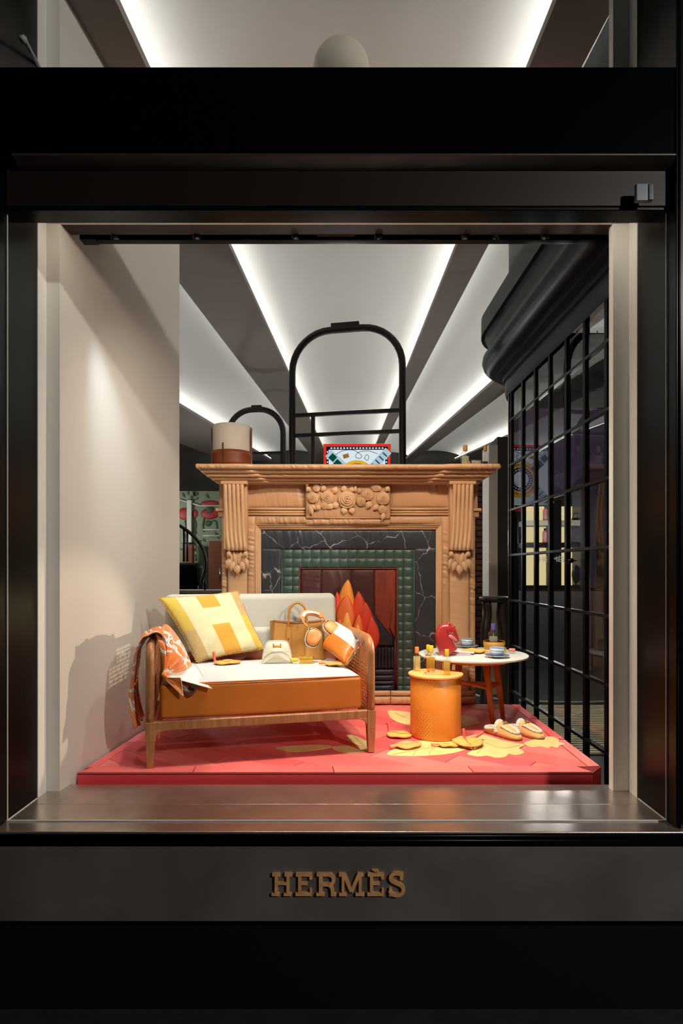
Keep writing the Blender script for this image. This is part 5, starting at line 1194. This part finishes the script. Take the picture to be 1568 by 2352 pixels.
# ================================================================ LETTERING
sg=thing('wall_sign','raised bronze letters reading HERMÈS on the dark apron','sign',tuple(P(778,2062,2.432)))
LY0,LY1=2.428,2.440
def lx(px): return (px-CX)*2.43/F-sg.location.x
def lz(py): return ZC+(CY-py)*2.43/F-sg.location.z
def letter(polys,strokes=()):
    b=MB()
    kk=0
    for pl in polys:
        kk+=1; mx=sum(p[0] for p in pl)/len(pl); my=sum(p[1] for p in pl)/len(pl); e_=0.10*kk; pl=[(x-math.copysign(e_,x-mx),y-math.copysign(e_,y-my)) for x,y in pl]; b.prism_y([(lx(x),lz(y)) for x,y in pl],LY0-2.432-kk*0.00012,LY1-2.432)
    for pts,wd in strokes:
        w=wd*2.43/F/2; pp2=[Vector((lx(x),0,lz(y))) for x,y in pts]
        n=len(pp2)
        lft,rgt=[],[]
        for i in range(n):
            d=(pp2[min(i+1,n-1)]-pp2[max(i-1,0)]).normalized(); nn=Vector((-d.z,0,d.x))*w; lft.append(pp2[i]+nn); rgt.append(pp2[i]-nn)
        for i in range(n-1):
            kk+=1; b.prism_y([(p.x,p.z) for p in (lft[i],lft[i+1],rgt[i+1],rgt[i])],LY0-2.432-kk*0.00006,LY1-2.432)
    return b.build('letter',M['bronze'],sg)
def R_(x0,y0,x1,y1): return [(x0,y0),(x1,y0),(x1,y1),(x0,y1)]
T,Bm=2005,2058
# H
letter([R_(625,T,644,T+8),R_(653,T,671,T+8),R_(623,Bm-7,642,Bm),R_(651,Bm-7,670,Bm),R_(630,T,638,Bm),R_(657,T,665,Bm),R_(636,T+21,659,T+28)])
def Eshape(x0,dx=0): return [R_(x0,T,x0+38,T+8),R_(x0+31,T,x0+38,T+15),R_(x0-1,Bm-8,x0+38,Bm),R_(x0+32,Bm-17,x0+38,Bm),R_(x0+5,T,x0+13,Bm),R_(x0+10,T+21,x0+28,T+28)]
letter(Eshape(679))
# R
arcp=[(755+11*math.cos(a),T+15.5+11.5*math.sin(a)) for a in [(-PI/2)+k*PI/14 for k in range(15)]]
arcp=[(x,y) for x,y in arcp]
letter([R_(727,T,757,T+8),R_(732,T,741,Bm),R_(726,Bm-7,746,Bm),R_(739,T+23,757,T+31),R_(759,Bm-7,773,Bm)],[(arcp,8),([(754,T+27),(761,T+31),(763.5,T+40),(764,Bm)],8)])
# M
letter([R_(778,T,792,T+8),R_(821,T,835,T+8),R_(778,Bm-7,797,Bm),R_(816,Bm-7,837,Bm),R_(784,T,791,Bm),R_(823,T,831,Bm)],[([(789,T+1),(807,Bm-10)],8),([(825,T+1),(807,Bm-10)],8)])
letter(Eshape(844)+[[(853,T-8),(867,T-8),(871,T-2),(861,T-2)]])
sp=[(923,2014),(921,2009),(913,2006.5),(904,2007),(898,2012),(897,2018),(901,2024),(909,2028),(918,2032),(924,2037),(926,2044),(923,2051),(916,2055),(907,2055.5),(899,2052),(895,2045)]
letter([R_(918,T-1,926,T+16),R_(893,Bm-19,900,Bm+1)],[([(p.x,p.y) for p in smoothpath([(x,y,0) for x,y in sp],3)],8)])
# ================================================================ SENSOR, DOME
t=thing('security_sensor','small grey sensor box on the upper right window frame','sensor',tuple(P(1476,470,2.46)))
b=MB(); k=2.44/F; b.bb(-0.036,0.030,-0.02,0.0,0.004,0.075); b.build('box',mat('sensor_grey',(96,106,112),0.4),t,False,0.004,2)
b=MB(); b.bb(0.012,0.032,-0.024,-0.018,0.006,0.070); b.build('cover',mat('sensor_dark',(50,58,62),0.3),t,False,0.002,2)
t=thing('reflection_dome','pale beige dome standing in for a reflection above the transom','lamp',tuple(P(783,165,3.25)))  # solid dome added in place of a reflection in the upper pane
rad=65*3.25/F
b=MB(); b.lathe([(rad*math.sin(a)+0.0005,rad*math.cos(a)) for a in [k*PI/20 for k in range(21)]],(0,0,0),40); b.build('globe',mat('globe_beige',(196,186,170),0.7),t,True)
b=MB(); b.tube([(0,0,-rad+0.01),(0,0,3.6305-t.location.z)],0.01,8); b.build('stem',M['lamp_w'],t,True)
# ================================================================ HALL BACKGROUND LEFT
BY=8.0
M['mural']=mat('mural_pale_green',(96,108,84),0.6,0,None,(3,0.06)); M['poppy']=mat('poppy_red',(128,24,22),0.6,0,None,(12,0.2)); M['stemg']=mat('stem_green',(40,62,40),0.7); M['cab']=mat('cabinet_brown',(92,46,24),0.5); M['shelfw']=mat('shelf_white',(160,166,154),0.5)
t=thing('mural_panel','pale green wall panel painted with red poppies left of the fireplace','mural',(P(450,0,BY).x,BY,FZ))
def bgp(px,py,Y=BY): return P(px,py,Y)-t.location
a_=bgp(395,1300); c_=bgp(530,1128)
b=MB(); b.bb(a_.x,c_.x,0,0.05,a_.z,c_.z); b.build('panel',M['mural'],t)
def disc(px,py,rx,ry,m,d,name):
    c=bgp(px,py); b=MB(); b.lathe([(1.0,0),(0.9,0.012),(0.3,0.016)],c+Vector((0,-d,0)),24,0,Matrix.Rotation(PI/2,3,'X')@Matrix.Diagonal((rx*BY/F,ry*BY/F,1))); b.build(name,M[m],t,True)
for px,py,rx,ry in ((482,1157,21,8),(482,1180,21,13),(424,1180,16,14),(448,1180,6,10)): disc(px,py,rx,ry,'poppy',0.0,'poppy_petal')
disc(482,1172,8,7,'stemg',0.014,'poppy_centre'); disc(478,1202,8,7,'stemg',0.0,'poppy_bud')
for pts in ([(470,1188),(466,1205),(468,1222)],[(486,1198),(494,1196),(498,1206),(497,1218)],[(446,1190),(450,1205),(447,1225)],[(425,1195),(428,1215)],[(440,1160),(441,1185),(442,1225)]):
    b=MB(); b.tube(smoothpath([bgp(x,y)+Vector((0,-0.006,0)) for x,y in pts],5),0.009,6); b.build('stem',M['stemg'],t,True)
def gleaf(px,py,L,w,an):
    c=bgp(px,py)+Vector((0,-0.008,0)); L*=BY/F; w*=BY/F; b=MB()
    b.prism([c,c+Vector((w*math.cos(an)+L*.5*math.sin(an),0,-w*math.sin(an)+L*.5*math.cos(an))),c+Vector((L*math.sin(an),0,L*math.cos(an))),c+Vector((-w*math.cos(an)+L*.5*math.sin(an),0,w*math.sin(an)+L*.5*math.cos(an)))],[v+Vector((0,-0.006,0)) for v in (c,c+Vector((w*math.cos(an)+L*.5*math.sin(an),0,-w*math.sin(an)+L*.5*math.cos(an))),c+Vector((L*math.sin(an),0,L*math.cos(an))),c+Vector((-w*math.cos(an)+L*.5*math.sin(an),0,w*math.sin(an)+L*.5*math.cos(an))))]); b.build('painted_leaf',M['stemg'],t)
rnd=random.Random(5)
for k in range(34):
    px=rnd.choice([rnd.uniform(464,508),rnd.uniform(440,455),rnd.uniform(418,450)]); py=rnd.uniform(1225,1290) if k<24 else rnd.uniform(1138,1150); gleaf(px,py,rnd.uniform(8,16),2.2,rnd.uniform(-0.8,0.8))
for pts in ([(467,1217),(505,1217)],[(467,1231),(505,1231)],[(412,1148),(460,1162),(508,1162)]):
    b=MB(); b.tube([bgp(x,y)+Vector((0,-0.02,0)) for x,y in pts],0.010,6); b.build('rail',M['shelfw'],t,True)
b=MB(); q0=bgp(431,1250); q1=bgp(441,1150); b.bb(q0.x,q1.x,-0.05,0,q0.z,q1.z); b.build('post',M['shelfw'],t)
q=P(498,1292,7.9); t2=thing('brown_cabinet','brown display cabinet in front of the poppy mural','cabinet',(q.x,q.y,FZ))
b=MB(); hh_=P(0,1243,7.8).z-FZ; b.bb(-0.075,0.10,-0.15,0.08,0.0,hh_); b.build('body',M['cab'],t2,False,0.006,2)
b=MB(); b.bb(-0.07,0.095,-0.155,-0.15,0.02,hh_-0.03); b.build('door',M['cab'],t2,False,0.003,1)
b=MB(); b.tube([(0.07,-0.16,hh_*0.8),(0.07,-0.16,hh_*0.7)],0.005,6); b.build('handle',M['chrome'],t2,True)
t3=thing('brown_pedestal','narrow brown leather pedestal beside the white wall in the hall','pedestal',(P(433,0,7.8).x,7.8,FZ)); hp_=P(0,1250,7.8).z-FZ
b=MB(); b.bb(-0.06,0.06,-0.06,0.06,0,hp_); b.build('body',M['cab'],t3,False,0.008,2); b=MB(); b.bb(-0.066,0.066,-0.066,0.066,hp_,hp_+0.02); b.build('top',M['steel'],t3)
# curved stair rail
t4=thing('curved_handrail','dark curved handrail in the hall left of the fireplace','handrail',tuple(P(440,1370,6.4)))
pts=[P(396,1200,6.4),P(420,1212,6.4),P(445,1232,6.4),P(464,1258,6.4),P(472,1285,6.4),P(471,1310,6.4),P(462,1345,6.4),P(460,1420,6.4),P(460,1604,6.4)]
b=MB(); b.tube([p-t4.location for p in smoothpath(pts,6)],0.017,8); b.build('rail',M['iron'],t4,True)
for x0,y0,y1 in ((422,1214,1290),(430,1220,1290),(457,1345,1440)):
    b=MB(); b.tube([P(x0,y0,6.42)-t4.location,P(x0,y1,6.42)-t4.location],0.012,8); b.build('baluster',M['iron'],t4,True)
t5=thing('black_armchair','dark rounded armchair in the hall behind the white wall','armchair',(P(425,1400,6.8).x,6.8,FZ))
zb_=P(0,1292,6.8).z-FZ
b=MB(); b.bb(-0.25,0.17,-0.2,0.25,0.12,zb_*0.55); b.build('seat',M['steel'],t5,False,0.04,3)
b=MB(); b.bb(-0.25,0.15,0.12,0.28,0.12,zb_); b.build('back',M['steel'],t5,False,0.06,4)
b=MB(); b.bb(0.10,0.19,-0.2,0.25,0.12,zb_*0.72); b.build('arm',M['steel'],t5,False,0.03,3)
for x in (-0.2,0.13):
    for y in (-0.15,0.2): b=MB(); b.tube([(x,y,0),(x,y,0.13)],0.018,8); b.build('leg',M['steel'],t5)
t6=thing('low_counter','low pale counter with glass edge left of the fireplace','counter',(P(465,1400,5.9).x,5.9,FZ))
zc2=P(0,1356,5.9).z-FZ
b=MB(); b.bb(-0.45,0.32,0.0,0.35,zc2-0.03,zc2); b.build('top',M['shelfw'],t6,False,0.003,1)
b=MB(); b.bb(-0.43,0.30,0.02,0.33,0,zc2-0.03); b.build('body',mat('counter_maroon',(70,40,42),0.5),t6)
b=MB(); b.tube([(0.0,0.1,zc2),(0.0,0.1,zc2+0.10)],0.012,8); b.build('lamp_stub',M['steel'],t6,True)
# dark stool behind the table on the right
SYY=5.6; t7=thing('dark_stool','dark wooden stool with wavy legs between fireplace and partition','stool',(P(1134,0,SYY).x,SYY,FZ))
zs=P(0,1370,SYY).z-FZ; M['dwood']=mat('dark_wood',(34,29,27),0.4,0,None,(6,0.2))
b=MB(); b.lathe([(0.02,zs-0.05),(0.125,zs-0.05),(0.135,zs-0.04),(0.135,zs-0.008),(0.125,zs),(0.02,zs)],(0,0,0),32); b.build('seat',M['dwood'],t7,True)
for k in range(4):
    a=PI/4+k*PI/2; cx_,cy_=math.cos(a),math.sin(a)
    b=MB(); b.tube(smoothpath([(0.10*cx_,0.10*cy_,zs-0.05),(0.085*cx_,0.085*cy_,zs*0.85),(0.115*cx_,0.115*cy_,zs*0.7),(0.10*cx_,0.10*cy_,zs*0.45),(0.13*cx_,0.13*cy_,0)],6),0.026,10); b.build('leg',mat('stool_leg',(62,55,50),0.35) if k==0 else bpy.data.materials['stool_leg'],t7,True)
# ================================================================ BOUTIQUE BEHIND THE PARTITION
QY=8.5
M['niche']=emis('niche_glow',(240,216,160),0.95)
t=thing('lit_shelf_unit','back lit shelf unit seen through the glazed partition','shelf unit',(P(1290,0,QY).x,QY,FZ))
def qb(name,x0,x1,y0,y1,f,k,m,parent=None):
    a=P(x0,y1,QY)-t.location; c=P(x1,y0,QY)-t.location; b=MB(); b.bb(a.x,c.x,f,k,a.z,c.z); return b.build(name,m,t)
qb('light_panel',1213,1332,1158,1350,0.30,0.32,M['niche']); qb('light_panel',1369,1378,1130,1350,0.30,0.32,M['niche'])
qb('shelf',1205,1335,1195,1207,0.0,0.30,mat('shelf_grey',(150,145,128),0.5)); qb('shelf',1205,1380,1246,1257,0.0,0.30,M['steel']); qb('shelf',1205,1380,1345,1352,0.0,0.30,M['steel'])
qb('base_cabinet',1200,1380,1358,1532,-0.05,0.3,mat('cab_grey',(70,66,66),0.5))
qb('divider',1270,1287,1150,1350,-0.03,0.3,M['steel']); qb('divider',1332,1368,1110,1350,-0.02,0.3,mat('div_navy',(40,40,56),0.5))
qb('back_wall',1195,1420,880,1130,0.35,0.40,mat('purple_glow_paint',(64,50,78),0.7))  # purple glow on this wall is put into its colour
def qp(px,py,Y=QY): return tuple(P(px,py,Y))
tx=bpy.data.curves.new('sign_text','FONT'); tx.body='HERMÈS'; tx.size=0.075; tx.extrude=0.002; tx.align_x='CENTER'
to=bpy.data.objects.new('lettering',tx); COL.objects.link(to); to.parent=t; pz=P(1270,1290,8.4)-t.location; to.location=pz; to.rotation_euler=(PI/2,0,0); to.data.materials.append(M['shelfw'])
to.scale=(1.35,1.35,1.35); to.location.y=-0.04
bpy.context.view_layer.update(); dg=bpy.context.evaluated_depsgraph_get(); me=bpy.data.meshes.new_from_object(to.evaluated_get(dg)); lo=bpy.data.objects.new('lettering',me); COL.objects.link(lo); lo.parent=t; lo.location=to.location; lo.rotation_euler=to.rotation_euler; lo.scale=to.scale; bpy.data.objects.remove(to); bpy.data.curves.remove(tx)
lo.name='lettering'
t2=thing('round_mirror','round black table mirror on the lit shelf','mirror',qp(1322,1345,8.55))
b=MB(); b.lathe([(0.95,0),(1.0,0.008),(0.95,0.016),(0.2,0.016)],(0,0,0.16),28,0,Matrix.Rotation(PI/2,3,'X')@Matrix.Diagonal((0.062,0.13,1))); b.build('disc',M['steel'],t2,True); b=MB(); b.lathe([(0.05,0),(0.05,0.008),(0.01,0.012),(0.008,0.05)],(0,0,0),20); b.build('foot',M['steel'],t2,True)
t2=thing('navy_box','dark navy box on the lit shelf under the grey ledge','box',qp(1320,1246,8.6))
b=MB(); b.bb(-0.075,0.075,-0.06,0.06,0,0.2); b.build('body',M['navy'],t2,False,0.006,2); b=MB(); b.bb(-0.077,0.077,-0.062,0.062,0.2,0.235); b.build('lid',M['navy'],t2,False,0.006,2)
for k,(px,py,nm) in enumerate(((1251,1246,'pink bottle standing on the lower lit shelf beside the divider'),(1252,1195,'pink bottle standing on the upper lit shelf beside the divider'))):
    t2=thing('pink_bottle',nm,'bottle',qp(px,py,8.6),0,'bottles on the lit shelf'); b=MB(); b.lathe([(0.03,0),(0.034,0.004),(0.034,0.14),(0.014,0.17)],(0,0,0),16); b.build('body',mat('pinkish',(170,110,110),0.4),t2,True); b=MB(); b.lathe([(0.015,0.17),(0.015,0.2),(0.01,0.2)],(0,0,0),12); b.build('cap',M['steel'],t2,True)
t2=thing('small_handbag','small dark handbag with a loop handle on the upper lit shelf','handbag',qp(1322,1195,8.6)); b=MB(); b.bb(-0.055,0.055,-0.03,0.03,0,0.035); b.build('body',M['steel'],t2,False,0.008,2); b=MB(); b.tube(smoothpath([(-0.04,0,0.03),(-0.03,0,0.08),(0,0,0.10),(0.03,0,0.08),(0.04,0,0.03)],5),0.006,6); b.build('handle',M['steel'],t2,True)
for px,py,nm in ((1325,905,'round downlight seen through the middle of the partition'),(1371,826,'round downlight seen through the right of the partition')):
    t2=thing('ceiling_downlight',nm,'downlight',qp(px,py,7.0),0,'boutique downlights'); b=MB(); b.lathe([(0.028,0),(0.028,0.006),(0.004,0.006)],(0,0,0),18,0,Matrix.Rotation(0.3,3,'X')); b.build('lens',emis('dl_glow',(255,245,225),3.0),t2,True); b=MB(); b.lathe([(0.03,0.004),(0.036,0.006),(0.036,0.05),(0.03,0.05)],(0,0,0),18); b.build('housing',M['steel'],t2,True)
    b=MB(); b.tube([(0,0,0.05),(0,0,CZ-P(px,py,7.0).z)],0.006,6); b.build('rod',M['steel'],t2,True)
# slatted floor grating
fg=thing('floor_grating','pale slatted floor grating seen through the partition','floor grating',(2.1,5.2,FZ))
b=MB(); b.bb(-0.6,0.85,-0.75,0.85,0,0.004); b.build('tray',mat('tray_dark',(44,40,38),0.6),fg)
b=MB(); b.box((0,0,0),(1.44,0.030,0.014)); so=b.build('slat',mat('slat_cream',(216,206,170),0.5),fg)
for k in range(26):
    lc=(0.125,-0.73+k*0.0615,0.012)
    if k==0: so.location=lc
    else: inst(so,'slat',fg,lc)
t2=thing('curved_kerb','pale curved kerb on the floor behind the grating','kerb',(2.3,6.6,FZ))
b=MB(); n=24; b.tube([(0.9*math.cos(PI+PI*k/n),0.45*math.sin(PI+PI*k/n),0.012) for k in range(n+1)],0.016,8); b.build('kerb_line',M['shelfw'],t2,True)
